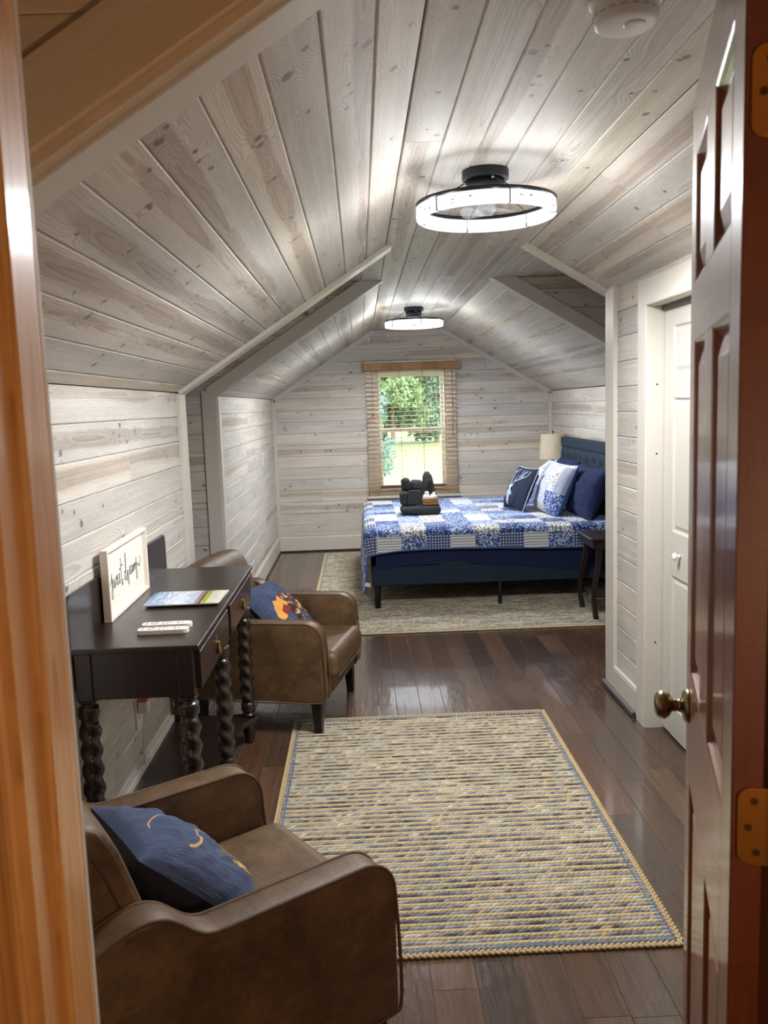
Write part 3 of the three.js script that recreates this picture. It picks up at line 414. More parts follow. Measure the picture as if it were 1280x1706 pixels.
// ───────────── ceiling fan lights ─────────────
function fanLight(label, x, z) {
  const t = thing('ceiling_fan', label, 'ceiling fan', [x, HC, z], 0);
  const black = std({ color: 0x222326, roughness: 0.45, metalness: 0.3 }), silver = std({ color: 0xd0d2d4, roughness: 0.25, metalness: 0.9 }), acrylic = phys({ color: 0xf4f6fa, roughness: 0.12, transmission: 0.85, thickness: 0, ior: 1.45 });
  part(t, 'canopy', lathe([[0, 0], [0.077, 0], [0.078, -0.004], [0.078, -0.028], [0.075, -0.032], [0, -0.032]], 48), black);
  part(t, 'motor', lathe([[0, -0.032], [0.064, -0.032], [0.064, -0.074], [0, -0.074]], 40), black);
  part(t, 'collar', lathe([[0, -0.074], [0.06, -0.074], [0.062, -0.086], [0.05, -0.1], [0, -0.102]], 40), silver);
  const Ro = 0.234, Ri = 0.214, yt = -0.106, yb = -0.156;
  part(t, 'rim', lathe([[Ri - 0.003, yt - 0.008], [Ri - 0.003, yt + 0.004], [Ro + 0.002, yt + 0.004], [Ro + 0.002, yt - 0.008], [Ri - 0.003, yt - 0.008]], 96), black);
  part(t, 'inner_band', lathe([[Ri - 0.003, yb + 0.012], [Ri - 0.003, yt - 0.008], [Ri, yt - 0.008], [Ri, yb + 0.012], [Ri - 0.003, yb + 0.012]], 96), phys({ color: 0xf0f2f5, roughness: 0.3, transmission: 0.6, thickness: 0 }));
  const glow = std({ color: 0x3a3a3c, emissive: new THREE.Color().setRGB(0.97, 0.985, 1), emissiveIntensity: 1.0, roughness: 0.3 }), chip = std({ color: 0x1c1d24, roughness: 0.4 });
  for (let k = 0; k < 6; k++) {
    const a0 = k * Math.PI / 3 + 0.35, r = rng(k + 3), n = 28, da = Math.PI / 3 - 0.016;
    const prof = [[Ri, yb + 0.004], [Ri, yt - 0.008], [Ro, yt - 0.008], [Ro, yb + 0.004], [Ro - 0.004, yb], [Ri + 0.004, yb], [Ri, yb + 0.004]];
    const seg = grid(n, 6, (u, v) => { const a = a0 + 0.008 + da * u, p = prof[Math.round(v * 6)], f = p[1] < yt - 0.02 ? 1 : 0; const q = p[0] + (0.0012 * (vn(a * 60, v * 9, 5) - 0.5)) * f; return [Math.cos(a) * q, p[1], Math.sin(a) * q]; }, null, true);
    const m = part(t, 'light_ring', seg, glow);
    part(m, 'crystal_fleck', Array.from({ length: 16 }, () => { const a = a0 + 0.03 + da * 0.95 * r(), q = r() < 0.5 ? Ro + 0.0003 : Ri - 0.0003, g = new THREE.OctahedronGeometry(0.002 + 0.003 * r()); g.scale(0.5, 1.2, 0.5); g.rotateX(r() * 2); g.rotateY(-a); g.translate(Math.cos(a) * q, mix(yb + 0.012, yt - 0.018, r()), Math.sin(a) * q); return g; }), chip).userData.kind = 'stuff';
  }
  parts(t, 'ring_joint', [0, 1, 2, 3, 4, 5].map((k) => { const g = box(Ro - Ri + 0.005, yt - yb - 0.006, 0.003, (Ro + Ri) / 2, (yt + yb) / 2 - 0.004, 0); g.rotateY(-(k * Math.PI / 3 + 0.35)); return g; }), std({ color: 0x24242c, roughness: 0.4 }));
  for (let k = 0; k < 3; k++) { const a = k * 2.094 + 1.35, c = Math.cos(a), s = Math.sin(a); const rod = part(t, 'rod', tube([[c * 0.07, -0.034, s * 0.07], [c * 0.145, -0.07, s * 0.145], [c * 0.22, -0.104, s * 0.22]], 0.0022, 6, 8), black); part(rod, 'screw', new THREE.SphereGeometry(0.0055, 12, 8).translate(c * 0.068, -0.036, s * 0.068), silver); }
  const hub = part(t, 'hub', lathe([[0, -0.1], [0.03, -0.104], [0.034, -0.128], [0.024, -0.142], [0, -0.146]], 32), acrylic);
  for (let k = 0; k < 5; k++) {
    const a = k * 1.2566 + 0.5; const g = grid(14, 5, (u, v) => { const rr = 0.03 + 0.145 * u, wd = 0.036 * Math.sin(Math.PI * (0.18 + 0.74 * u)), w = (v - 0.5) * 2 * wd, y = -0.126 + 0.012 * Math.sin(u * 2.4) - w * 0.34; return [rr - w * 0.25 * u, y, w + 0.03 * u * u]; });
    g.rotateY(-a); part(t, 'blade', g, phys({ color: 0xf4f6fa, roughness: 0.08, transmission: 0.9, thickness: 0, side: THREE.DoubleSide, ior: 1.5 }));
  }
  for (let k = 0; k < 18; k++) {     // six strips that shine down, twelve that shine all round, set inside the ring
    const a = k * Math.PI / 9 + 0.35 + Math.PI / 18, c = new THREE.Color().setRGB(0.97, 0.985, 1), l = k % 3 === 1 ? new THREE.SpotLight(c, FAN_DOWN / 6, 0, 1.52, 0.4) : new THREE.PointLight(c, FAN_ROUND / 12); l.name = 'ring_glow';
    l.position.set(Math.cos(a) * (Ro + Ri) / 2, yb + 0.022, Math.sin(a) * (Ro + Ri) / 2); l.castShadow = true; l.shadow.radius = 0.95; t.add(l);
    if (l.isSpotLight) { l.target.position.set(l.position.x, -2, l.position.z); t.add(l.target); }
  }
  return t;
}
fanLight('black caged ceiling fan with a bright crystal ring light, nearest the doorway', 0.449, -2.95);
fanLight('black ceiling fan with a bright crystal ring light above the bed window', 0.461, -6.92);
{
  const t = thing('smoke_detector', 'round white smoke detector on the plank ceiling at the top of the picture', 'smoke detector', [0.545, HC, -1.745]), w = std({ color: 0xe9e6e4, roughness: 0.4 });
  part(t, 'mounting_plate', lathe([[0, 0], [0.07, 0], [0.071, -0.006], [0.066, -0.01], [0, -0.01]], 48), w);
  part(t, 'body', lathe([[0.062, -0.01], [0.063, -0.03], [0.06, -0.034], [0.0605, -0.037], [0.06, -0.046], [0.052, -0.052], [0, -0.054]], 48), w);
  part(t, 'test_button', lathe([[0, -0.0565], [0.018, -0.0565], [0.0215, -0.053], [0.0215, -0.05], [0, -0.05]], 28), std({ color: 0xdad6d6, roughness: 0.3 }), [0.012, 0, 0.016]);
  parts(t, 'vent_slot', Array.from({ length: 18 }, (_, k) => { const g = box(0.012, 0.0022, 0.002, 0, -0.032, 0.0615); g.rotateY(k * Math.PI / 9); return g; }), std({ color: 0xbab6b6, roughness: 0.7 }));
}

// ───────────── rugs ─────────────
function rugTex(seed, nr, w, h, tan, mixes, tanShare) {      // nr braid rows tall, colours per plait lobe
  const r = rng(seed), rows = []; for (let k = 0; k < nr; k++) rows.push({ tan: (k % 2 === 0) === (r() < 2), c: r(), ph: r() * 9, s: r() });
  const W = 1024, RP = 19, H = nr * RP, bump = new Uint8Array(W * H * 4), lob = w / 0.017;
  const col = tex(W, H, (i, j) => {
    const k = Math.floor(j / RP), q = rows[k], y = (j % RP) / RP, x = (i / W) * lob, up = y < 0.5, yy = Math.abs(y - 0.5) * 2, sh = x + (up ? yy * 0.8 : yy * 0.8 + 0.5) + q.ph, cell = Math.floor(sh), f = sh - cell;
    const h0 = HT[(cell * 7919 + k * 104729 + (up ? 31 : 77)) & 65535], lobe = Math.sqrt(clamp(1 - Math.pow(f * 2 - 1, 2))) * Math.sqrt(clamp(1 - Math.pow(yy * 1.0 - 0.35, 2) * 1.2)), fib = vn(i * 0.9 + j * 0.7, j * 1.3, 5) - 0.5, long = fbm(x * 0.16 + q.ph, k * 1.7, seed, 3);
    let c; if (q.tan || h0 < tanShare * 0.05) c = tan.map((v, ch) => v * (0.92 + 0.12 * h0) + 36 * fib - (ch === 2 ? 8 * h0 : 0)); else { const t = clamp(long * 1.3 - 0.12 + 0.5 * (h0 - 0.5)), n = mixes.length - 1, a = Math.min(n - 1, Math.floor(t * n)), m = mixes[a].map((v, ch) => mix(v, mixes[a + 1][ch], t * n - a)); c = m.map((v) => v * (0.88 + 0.24 * HT[(cell * 31 + k * 17) & 65535]) + 40 * fib); }
    const kk = (j * W + i) * 4; bump[kk] = bump[kk + 1] = bump[kk + 2] = clamp(40 + 180 * lobe + 40 * fib, 0, 255); bump[kk + 3] = 255; return c;
  });
  const bt = new THREE.DataTexture(bump, W, H, THREE.RGBAFormat); bt.wrapS = bt.wrapT = THREE.RepeatWrapping; bt.magFilter = bt.minFilter = THREE.LinearFilter; bt.needsUpdate = true; return { col, bump: bt };
}
function rug(name, label, x0, x1, z0, z1, nr, texNr, palette, edgeCol, edge2) {
  const t = thing(name, label, 'rug', [(x0 + x1) / 2, 0, (z0 + z1) / 2]), w = x1 - x0, d = z1 - z0, T = rugTex(palette.seed, texNr, w, d, palette.tan, palette.mixes, palette.share);
  const prof = [[0, 0.0015], [0.12, 0.0064], [0.3, 0.0092], [0.5, 0.01], [0.7, 0.0092], [0.88, 0.0064], [1, 0.0015]], nx = 24, wob = (x, k) => 0.004 * (vn(x * 3.1, k * 0.35, 3) - 0.5), P = [], U = [], I = [];
  for (let k = 0; k < nr; k++) for (const [f, y] of prof) for (let i = 0; i <= nx; i++) { const x = -w / 2 + w * i / nx, zz = -d / 2 + (k + f) * d / nr; P.push(x, y + 0.0012 * (vn(x * 8, k * 1.3, 9) - 0.5), zz + wob(x + k * 0.11, k)); U.push(i / nx, (k + clamp(f, 0.02, 0.98)) / texNr); }
  const rowsV = nr * prof.length; for (let j = 0; j + 1 < rowsV; j++) for (let i = 0; i < nx; i++) { const a = j * (nx + 1) + i, c = a + nx + 1; I.push(a, c, a + 1, a + 1, c, c + 1); }
  const g = new THREE.BufferGeometry(); g.setAttribute('position', new THREE.Float32BufferAttribute(P, 3)); g.setAttribute('uv', new THREE.Float32BufferAttribute(U, 2)); g.setIndex(I); g.computeVertexNormals();
  part(t, 'braided_rows', g, std({ map: T.col, bumpMap: T.bump, bumpScale: 0.0045, roughness: 0.95 })).userData.kind = 'stuff';
  const plait = (off, r, col, n) => { // a plaited cord round the edge
    const X = w / 2 + off, Z = d / 2 + off, per = []; const push = (ax, az, bx, bz) => { const L = Math.hypot(bx - ax, bz - az), m = Math.round(L / 0.0085); for (let i = 0; i < m; i++) per.push([ax + (bx - ax) * i / m, az + (bz - az) * i / m, (bx - ax) / L, (bz - az) / L]); };
    push(-X, -Z, X, -Z); push(X, -Z, X, Z); push(X, Z, -X, Z); push(-X, Z, -X, -Z);
    const out = []; per.forEach(([x, z, dx, dz], i) => { const s = i % 2 ? 1 : -1, e = new THREE.SphereGeometry(1, 6, 4), a = Math.atan2(-dz, dx) + s * 0.55; e.scale(0.0115, 0.0055, 0.0055); e.rotateY(a); e.translate(x - dz * s * r * 0.42, 0.0058, z + dx * s * r * 0.42); out.push(e); });
    return mergeGeometries(out);
  };
  part(t, 'edge_braid', plait(0.012, 0.011, 0), std({ color: edgeCol, roughness: 0.9 })).userData.kind = 'stuff';
  part(t, 'inner_braid', plait(-0.008, 0.011, 0), std({ color: edge2, roughness: 0.9 })).userData.kind = 'stuff';
  return t;
}
rug('braided_rug', 'blue and straw-coloured braided rug on the dark floor in front of the near armchair', -0.345, 0.822, -3.935, -2.16, 106, 106, { seed: 5, tan: [214, 190, 148], mixes: [[54, 58, 68], [102, 108, 120], [148, 154, 162], [204, 202, 196]], share: 0.8 }, 0xc4aa80, 0x6c7685);
rug('braided_rug', 'large grey and cream braided rug lying under the bed', -0.385, 1.9, -8.62, -5.475, 190, 95, { seed: 9, tan: [204, 190, 164], mixes: [[42, 44, 52], [98, 98, 100], [168, 164, 156], [206, 200, 188]], share: 1.5 }, 0xc9b68e, 0x8d8f96);

// ───────────── armchairs ─────────────
const hide = tex(1024, 1024, (i, j) => {
  const x = i / 1024, y = j / 1024, a = fbm(x * 7, y * 7, 3, 4) - 0.5, b = fbm(x * 26, y * 26, 8, 3) - 0.5, c = fbm(x * 120, y * 120, 12, 2) - 0.5, s = Math.pow(clamp(fbm(x * 40 + 9, y * 12, 30, 3) * 1.7 - 0.75), 2);
  return [92 + 50 * a + 30 * b + 18 * c + 26 * s, 69 + 40 * a + 24 * b + 15 * c + 20 * s, 45 + 27 * a + 16 * b + 11 * c + 13 * s];
});
hide.wrapS = hide.wrapT = THREE.MirroredRepeatWrapping;
const hideBump = tex(512, 512, (i, j) => 128 + 90 * (fbm(i / 9, j / 9, 3, 3) - 0.5) + 50 * (fbm(i / 2.6, j / 2.6, 8, 1) - 0.5), false);
const leather = phys({ map: hide, bumpMap: rep(hideBump, 1.6, 1.6), bumpScale: 0.0012, roughness: 0.5, sheen: 0.25, sheenRoughness: 0.5, sheenColor: new THREE.Color(0xb59a72) });
const leatherSeam = std({ color: 0x3a2817, roughness: 0.6 });
const blackWood = std({ color: 0x16130f, roughness: 0.35 });
function creased(g, a = 0.7) { return toCreasedNormals(boxUV(g, 1.4), a); }
function makeChair(label) {
  const t = thing('armchair', label, 'armchair', [0, 0, 0], 0), h = 0.341, ta = 0.078, hl = 0.163;
  const outline = (d) => { // arm panel profile, inset d
    const s = new THREE.Shape(), xf = 0.356 - d, top = 0.53 - d, r = 0.085 - d * 0.5;
    s.moveTo(-0.305 + d, hl + d); s.lineTo(xf, hl + d); s.lineTo(xf, top - r); s.bezierCurveTo(xf, top - r * 0.4, xf - r * 0.4, top, xf - r, top); s.lineTo(-0.05, top - 0.002);
    s.bezierCurveTo(-0.1, top - 0.004, -0.115, top + 0.03, -0.15, top + 0.055); s.bezierCurveTo(-0.19, top + 0.08, -0.23, top + 0.068, -0.28, top + 0.045); s.bezierCurveTo(-0.315, top + 0.028, -0.34 + d, top + 0.01, -0.35 + d, top - 0.04); s.lineTo(-0.305 + d, hl + d); return s;
  };
  const armG = new THREE.ExtrudeGeometry(outline(0.008), { depth: ta - 0.016, bevelEnabled: true, bevelThickness: 0.008, bevelSize: 0.008, bevelSegments: 3, curveSegments: 14 }); armG.translate(0, 0, 0.008);
  const pts = outline(0.001).getPoints(14).map((p) => V(p.x, p.y, 0)).slice(0, -1);
  for (const s of [1, -1]) {
    const a = part(t, 'arm', creased(armG.clone(), 0.6), leather, [0, 0, s > 0 ? h - ta : -h]);
    for (const z of [0.003, ta - 0.003]) part(a, 'piping', new THREE.TubeGeometry(new THREE.CatmullRomCurve3(pts.map((p) => V(p.x, p.y, z)), true, 'catmullrom', 0.1), 170, 0.0042, 7, true), leather);
  }
  const iw = 2 * (h - ta) - 0.006;
  const cush = new RoundedBoxGeometry(0.575, 0.13, iw, 6, 0.042), cp = cush.attributes.position;
  for (let i = 0; i < cp.count; i++) { const x = cp.getX(i), y = cp.getY(i), z = cp.getZ(i), k = (1 - (x / 0.29) ** 2) * (1 - (z / (iw / 2)) ** 2); cp.setY(i, y + (y > 0 ? 0.022 * clamp(k) : 0) + (y > 0 ? 0.006 * (fbm(x * 9 + 4, z * 9, 2) - 0.5) : 0)); }
  cush.computeVertexNormals(); part(t, 'seat_cushion', boxUV(cush, 1.4), leather, [0.115, 0.308, 0], [0, 0, 0.02]);
  part(t, 'seat_piping', new THREE.TubeGeometry(new THREE.CatmullRomCurve3([[0.401, -0.24], [0.401, 0.24]].map(([x, z]) => V(x, 0.262, z))), 20, 0.004, 6), leather);
  part(t, 'front_rail', creased(rbox(0.045, 0.105, iw, 0.008, 0.328, 0.208, 0)), leather);
  part(t, 'seat_base', creased(rbox(0.6, 0.07, iw, 0.006, 0.02, 0.205, 0)), leather);
  // reclined back with rounded top and boxed sides
  const bp = new THREE.Shape(), bt = 0.125; bp.moveTo(0, 0); bp.lineTo(0, 0.43); bp.bezierCurveTo(0, 0.5, -0.02, 0.525, -0.06, 0.53); bp.bezierCurveTo(-0.1, 0.535, -bt, 0.51, -bt, 0.45); bp.lineTo(-bt, 0); bp.lineTo(0, 0);
  const back = new THREE.ExtrudeGeometry(bp, { depth: iw - 0.03, bevelEnabled: true, bevelThickness: 0.015, bevelSize: 0.012, bevelSegments: 4, curveSegments: 14, steps: 14 }); back.translate(0, 0, -(iw - 0.03) / 2);
  const q = back.attributes.position; for (let i = 0; i < q.count; i++) { const z = q.getZ(i), y = q.getY(i), x = q.getX(i); if (x > -0.02) q.setX(i, x + 0.02 * clamp(1 - (z / (iw / 2)) ** 2) * clamp(1 - ((y - 0.22) / 0.3) ** 2)); if (y > 0.4) q.setY(i, y - 0.016 * (z / (iw / 2)) ** 4); }
  const bk = part(t, 'backrest', creased(back, 0.8), leather, [-0.085, 0.285, 0], [0, 0, 0.315]);
  for (const s of [1, -1]) part(bk, 'seam', tube([[-0.03, 0.02, s * (iw / 2 + 0.0005)], [-0.03, 0.25, s * (iw / 2 + 0.0005)], [-0.032, 0.43, s * (iw / 2)], [-0.05, 0.5, s * (iw / 2 - 0.004)], [-0.085, 0.49, s * (iw / 2)], [-0.095, 0.4, s * (iw / 2 + 0.0005)], [-0.095, 0.02, s * (iw / 2 + 0.0005)]], 0.0022, 60, 6), leatherSeam);
  part(t, 'rear_panel', creased(rbox(0.03, 0.3, iw, 0.008, -0.295, 0.32, 0)), leather);
  for (const [x, sx] of [[0.31, 1], [-0.255, -1]]) for (const s of [1, -1]) {
    const g = new THREE.CylinderGeometry(0.034, 0.0235, hl + 0.006, 4, 1); g.rotateY(Math.PI / 4); const p = g.attributes.position; for (let i = 0; i < p.count; i++) if (p.getY(i) < 0) { p.setX(i, p.getX(i) + sx * 0.006); p.setZ(i, p.getZ(i) + s * 0.004); }
    const gg = g.toNonIndexed(); gg.computeVertexNormals(); part(t, 'leg', gg, blackWood, [x, (hl + 0.006) / 2, s * (h - 0.045)]);
  }
  return t;
}
const chairA = makeChair('brown distressed leather armchair nearest the doorway, cropped by the picture bottom'); chairA.position.set(-0.445, 0, -1.811); chairA.rotation.y = 0.611;
const chairB = chairA.clone(); chairB.name = numbered('armchair'); scene.add(chairB); chairB.userData = { label: 'brown distressed leather armchair behind the far end of the dark desk', category: 'armchair' };
chairB.position.set(-0.476, 0.0, -4.145); chairB.rotation.y = -0.233;
// its near front foot stands on the corner of the rug
// ───────────── cushions ─────────────
// a stuffed square cushion: front and back skins meet at a seam; local +Z is the front
function cushionGeo(w, h, T, side, seed, wr = 1.8, n = 44) {
  return grid(n, n, (u, v) => {
    const a = u * 2 - 1, b = v * 2 - 1, pin = 1 - 0.07 * (1 - Math.abs(a)) * 0 - 0.06 * (1 - b * b) * Math.abs(a) ** 3, pin2 = 1 - 0.06 * (1 - a * a) * Math.abs(b) ** 3;
    const k = Math.pow(clamp((1 - a * a) * (1 - b * b)), 0.5) * (0.86 + 0.14 * (1 - a * a) * (1 - b * b)) + 0.10 * clamp((1 - a ** 8) * (1 - b ** 8)), x = a * w / 2 * pin, y = b * h / 2 * pin2;
    const edge = clamp(1 - Math.pow(Math.max(Math.abs(a), Math.abs(b)), 8)), wrk = wr * edge * (0.010 * (fbm(a * 2.6 + seed, b * 2.6, seed, 3) - 0.5) + 0.006 * (fbm((a + b) * 5 + seed, (a - b) * 1.5, seed + 4, 2) - 0.5));
    return [x, y, side * (T / 2 * k + wrk * 1.6)];
  }, (u, v) => [u, v], side < 0);
}
function cushion(label, w, h, T, front, back, seed, { piping, pos, X, Y, group, seamCol } = {}) {
  const t = thing('cushion', label, 'cushion', pos, 0, group), x = X.clone().normalize(), z = x.clone().cross(Y).normalize(), y = z.clone().cross(x); t.quaternion.setFromRotationMatrix(new THREE.Matrix4().makeBasis(x, y, z));
  part(t, 'front_panel', cushionGeo(w, h, T, 1, seed), front); part(t, 'back_panel', cushionGeo(w, h, T, -1, seed + 2), back);
  if (piping) { const e = []; const N = 20, f = (a, b) => V(a * w / 2 * (1 - 0.06 * (1 - b * b) * Math.abs(a) ** 3), b * h / 2 * (1 - 0.06 * (1 - a * a) * Math.abs(b) ** 3), 0); for (const [a, b, da, db] of [[-1, -1, 1, 0], [1, -1, 0, 1], [1, 1, -1, 0], [-1, 1, 0, -1]]) for (let i = 0; i < N; i++) e.push(f(a + da * 2 * i / N, b + db * 2 * i / N)); part(t, 'piping', new THREE.TubeGeometry(new THREE.CatmullRomCurve3(e, true), 160, 0.0038, 6, true), piping); }
  return t;
}
const denim = (c, w, h, seed, dir) => { const r = rng(seed); c.fillStyle = '#3d4a67'; c.fillRect(0, 0, w, h); for (let k = 0; k < 5200; k++) { const y = r() * h, x = r() * w, L = 30 + 160 * r(), s = r(); c.strokeStyle = s < 0.38 ? `rgba(26,34,58,${0.25 + 0.4 * r()})` : s < 0.72 ? `rgba(122,134,164,${0.2 + 0.4 * r()})` : `rgba(62,76,108,${0.5})`; c.lineWidth = 0.6 + 1.8 * r(); c.beginPath(); dir ? (c.moveTo(x, y), c.lineTo(x + 5 * (r() - 0.5), y + L)) : (c.moveTo(x, y), c.lineTo(x + L, y + 5 * (r() - 0.5))); c.stroke(); } };
const poly = (c, pts, w, h) => { c.beginPath(); pts.forEach(([x, y], i) => (i ? c.lineTo(x * w, y * h) : c.moveTo(x * w, y * h))); c.closePath(); c.fill(); };
const fabric = (map, o = {}) => std({ map, roughness: 0.92, ...o });
const weave = tex(256, 256, (i, j) => 128 + 70 * (((i >> 1) + (j >> 1)) % 2 ? 1 : -1) * 0.5 + 40 * (vn(i / 2, j / 2, 3) - 0.5), false);
const cloth = (color, o = {}) => std({ color, roughness: 0.93, bumpMap: rep(weave, 8, 8), bumpScale: 0.0005, ...o });
const bearTex = canvasTex(1024, 1024, (c, w, h) => { // a walking bear in tapestry patches, heading left
  denim(c, w, h, 3, false); const r = rng(8);
  const body = [[0.16, 0.44], [0.2, 0.38], [0.25, 0.34], [0.3, 0.36], [0.36, 0.32], [0.46, 0.26], [0.58, 0.28], [0.7, 0.31], [0.8, 0.36], [0.85, 0.45], [0.86, 0.58], [0.88, 0.72], [0.8, 0.73], [0.78, 0.62], [0.72, 0.57], [0.72, 0.72], [0.63, 0.72], [0.62, 0.58], [0.52, 0.57], [0.51, 0.73], [0.42, 0.73], [0.41, 0.6], [0.36, 0.56], [0.3, 0.57], [0.22, 0.6], [0.13, 0.61], [0.11, 0.55]];
  const outline = (fill) => { c.fillStyle = fill; poly(c, body, w, h); };
  outline('#2d2a2e'); c.save(); c.beginPath(); body.forEach(([x, y], i) => (i ? c.lineTo(x * w, y * h) : c.moveTo(x * w, y * h))); c.closePath(); c.clip();
  c.fillStyle = '#e6a552'; poly(c, [[0.08, 0.3], [0.4, 0.3], [0.44, 0.44], [0.38, 0.5], [0.3, 0.5], [0.24, 0.64], [0.08, 0.64]], w, h);
  for (let k = 0; k < 150; k++) { c.fillStyle = ['#7d2a2c', '#e3a75c', '#2b2a30', '#9a3c34', '#f0c491', '#2b2a30'][Math.floor(r() * 6)]; const x = 0.36 + 0.52 * r(), y = 0.28 + 0.46 * r(), s = 0.012 + 0.03 * r(); poly(c, [[x, y], [x + s, y - s * 0.8], [x + s * 1.6, y + s * 0.4], [x + s * 0.5, y + s * 1.3]], w, h); }
  c.fillStyle = '#8c2e2c'; poly(c, [[0.25, 0.5], [0.36, 0.44], [0.42, 0.5], [0.34, 0.57], [0.27, 0.56]], w, h); c.strokeStyle = 'rgba(120,70,30,0.75)'; c.lineWidth = 3; for (let k = 0; k < 9; k++) { c.beginPath(); c.moveTo((0.12 + 0.04 * k) * w, 0.33 * h); c.lineTo((0.09 + 0.04 * k) * w, 0.62 * h); c.stroke(); }
  c.restore();
});
const mooseTex = canvasTex(1024, 1024, (c, w, h) => { // antler strokes and a dark ragged animal patch
  denim(c, w, h, 14, true); const r = rng(3); c.strokeStyle = '#c99a66'; c.lineCap = 'round';
  c.lineWidth = 17; c.beginPath(); c.moveTo(0.16 * w, 0.28 * h); c.bezierCurveTo(0.22 * w, 0.38 * h, 0.36 * w, 0.44 * h, 0.5 * w, 0.4 * h); c.stroke(); c.lineWidth = 8; c.beginPath(); c.moveTo(0.36 * w, 0.1 * h); c.bezierCurveTo(0.46 * w, 0.11 * h, 0.54 * w, 0.16 * h, 0.6 * w, 0.25 * h); c.stroke();
  c.fillStyle = '#cd9c62'; c.beginPath(); c.arc(0.53 * w, 0.45 * h, 24, 0, 7); c.fill();
  const B = [[0.24, 0.62], [0.34, 0.56], [0.48, 0.55], [0.62, 0.58], [0.78, 0.66], [0.76, 0.82], [0.66, 0.9], [0.5, 0.93], [0.36, 0.95], [0.26, 0.88], [0.3, 0.8], [0.22, 0.72]];
  c.fillStyle = '#4a463f'; poly(c, B, w, h); c.save(); c.beginPath(); B.forEach(([x, y], i) => (i ? c.lineTo(x * w, y * h) : c.moveTo(x * w, y * h))); c.closePath(); c.clip();
  for (let k = 0; k < 260; k++) { c.fillStyle = r() < 0.55 ? '#b98f5f' : '#35332f'; c.fillRect((0.22 + 0.56 * r()) * w, (0.55 + 0.4 * r()) * h, 5 + 9 * r(), 12 + 26 * r()); }
  c.fillStyle = '#cd9c62'; poly(c, [[0.24, 0.66], [0.34, 0.62], [0.4, 0.72], [0.36, 0.86], [0.28, 0.8]], w, h); c.restore();
});
const loc = (ch, x, y, z) => { ch.updateMatrixWorld(true); return V(x, y, z).applyMatrix4(ch.matrixWorld).toArray(); }, dirOf = (ch, x, y, z) => V(x, y, z).transformDirection(ch.matrixWorld);
const cushDark = cloth(0x23242c);
cushion('denim blue cushion printed with a tan patch and antler strokes, in the near armchair', 0.39, 0.39, 0.17, fabric(mooseTex), cloth(0x2b2f3e), 6, { pos: loc(chairA, 0.0, 0.475, 0.01), X: dirOf(chairA, 0.06, -0.1, -0.98), Y: dirOf(chairA, -0.7, 0.7, -0.1) });
cushion('denim blue cushion printed with an orange bear, in the far armchair behind the desk', 0.43, 0.43, 0.14, fabric(bearTex), cushDark, 9, { pos: loc(chairB, 0.05, 0.475, -0.02), X: dirOf(chairB, 0.05, -0.06, -0.98), Y: dirOf(chairB, -0.72, 0.69, -0.05) });

// ───────────── desk and what lies on it ─────────────
const espGrain = tex(512, 512, (i, j) => { const n = fbm(i / 200, j / 6, 5, 3) - 0.5; return [35 + 13 * n, 22 + 9 * n, 19 + 8 * n]; });
const esp = phys({ map: espGrain, roughness: 0.36, clearcoat: 0.3, clearcoatRoughness: 0.2 });
const espTurn = phys({ color: 0x261a15, roughness: 0.32, clearcoat: 0.3, clearcoatRoughness: 0.2 });
function twistLeg(y0, y1, r0 = 0.029) {      // turned ends and a barley twist between
  const H = y1 - y0, N = 150, M2 = 28;
  return grid(M2, N, (u, v) => {
    const y = H * v, a = -u * Math.PI * 2, e = Math.min(y, H - y), tw = sm(0.06, 0.085, e); let r = r0;
    const top = H - y, g = (c, w, h) => h * Math.exp(-(((e - c) / w) ** 2));
    r += (1 - tw) * (g(0.004, 0.006, 0.001) - g(0.017, 0.006, 0.009) + g(0.028, 0.005, 0.002) - g(0.068, 0.006, 0.007) + g(0.046, 0.014, 0.003));
    r += tw * (0.0042 * Math.cos(2 * (a - (y / 0.12) * Math.PI * 2)) + 0.0005);
    if (v === 0 || v === 1) r = 0.0005; return [Math.cos(a) * r, y0 + y, Math.sin(a) * r];
  }, null, true);
}
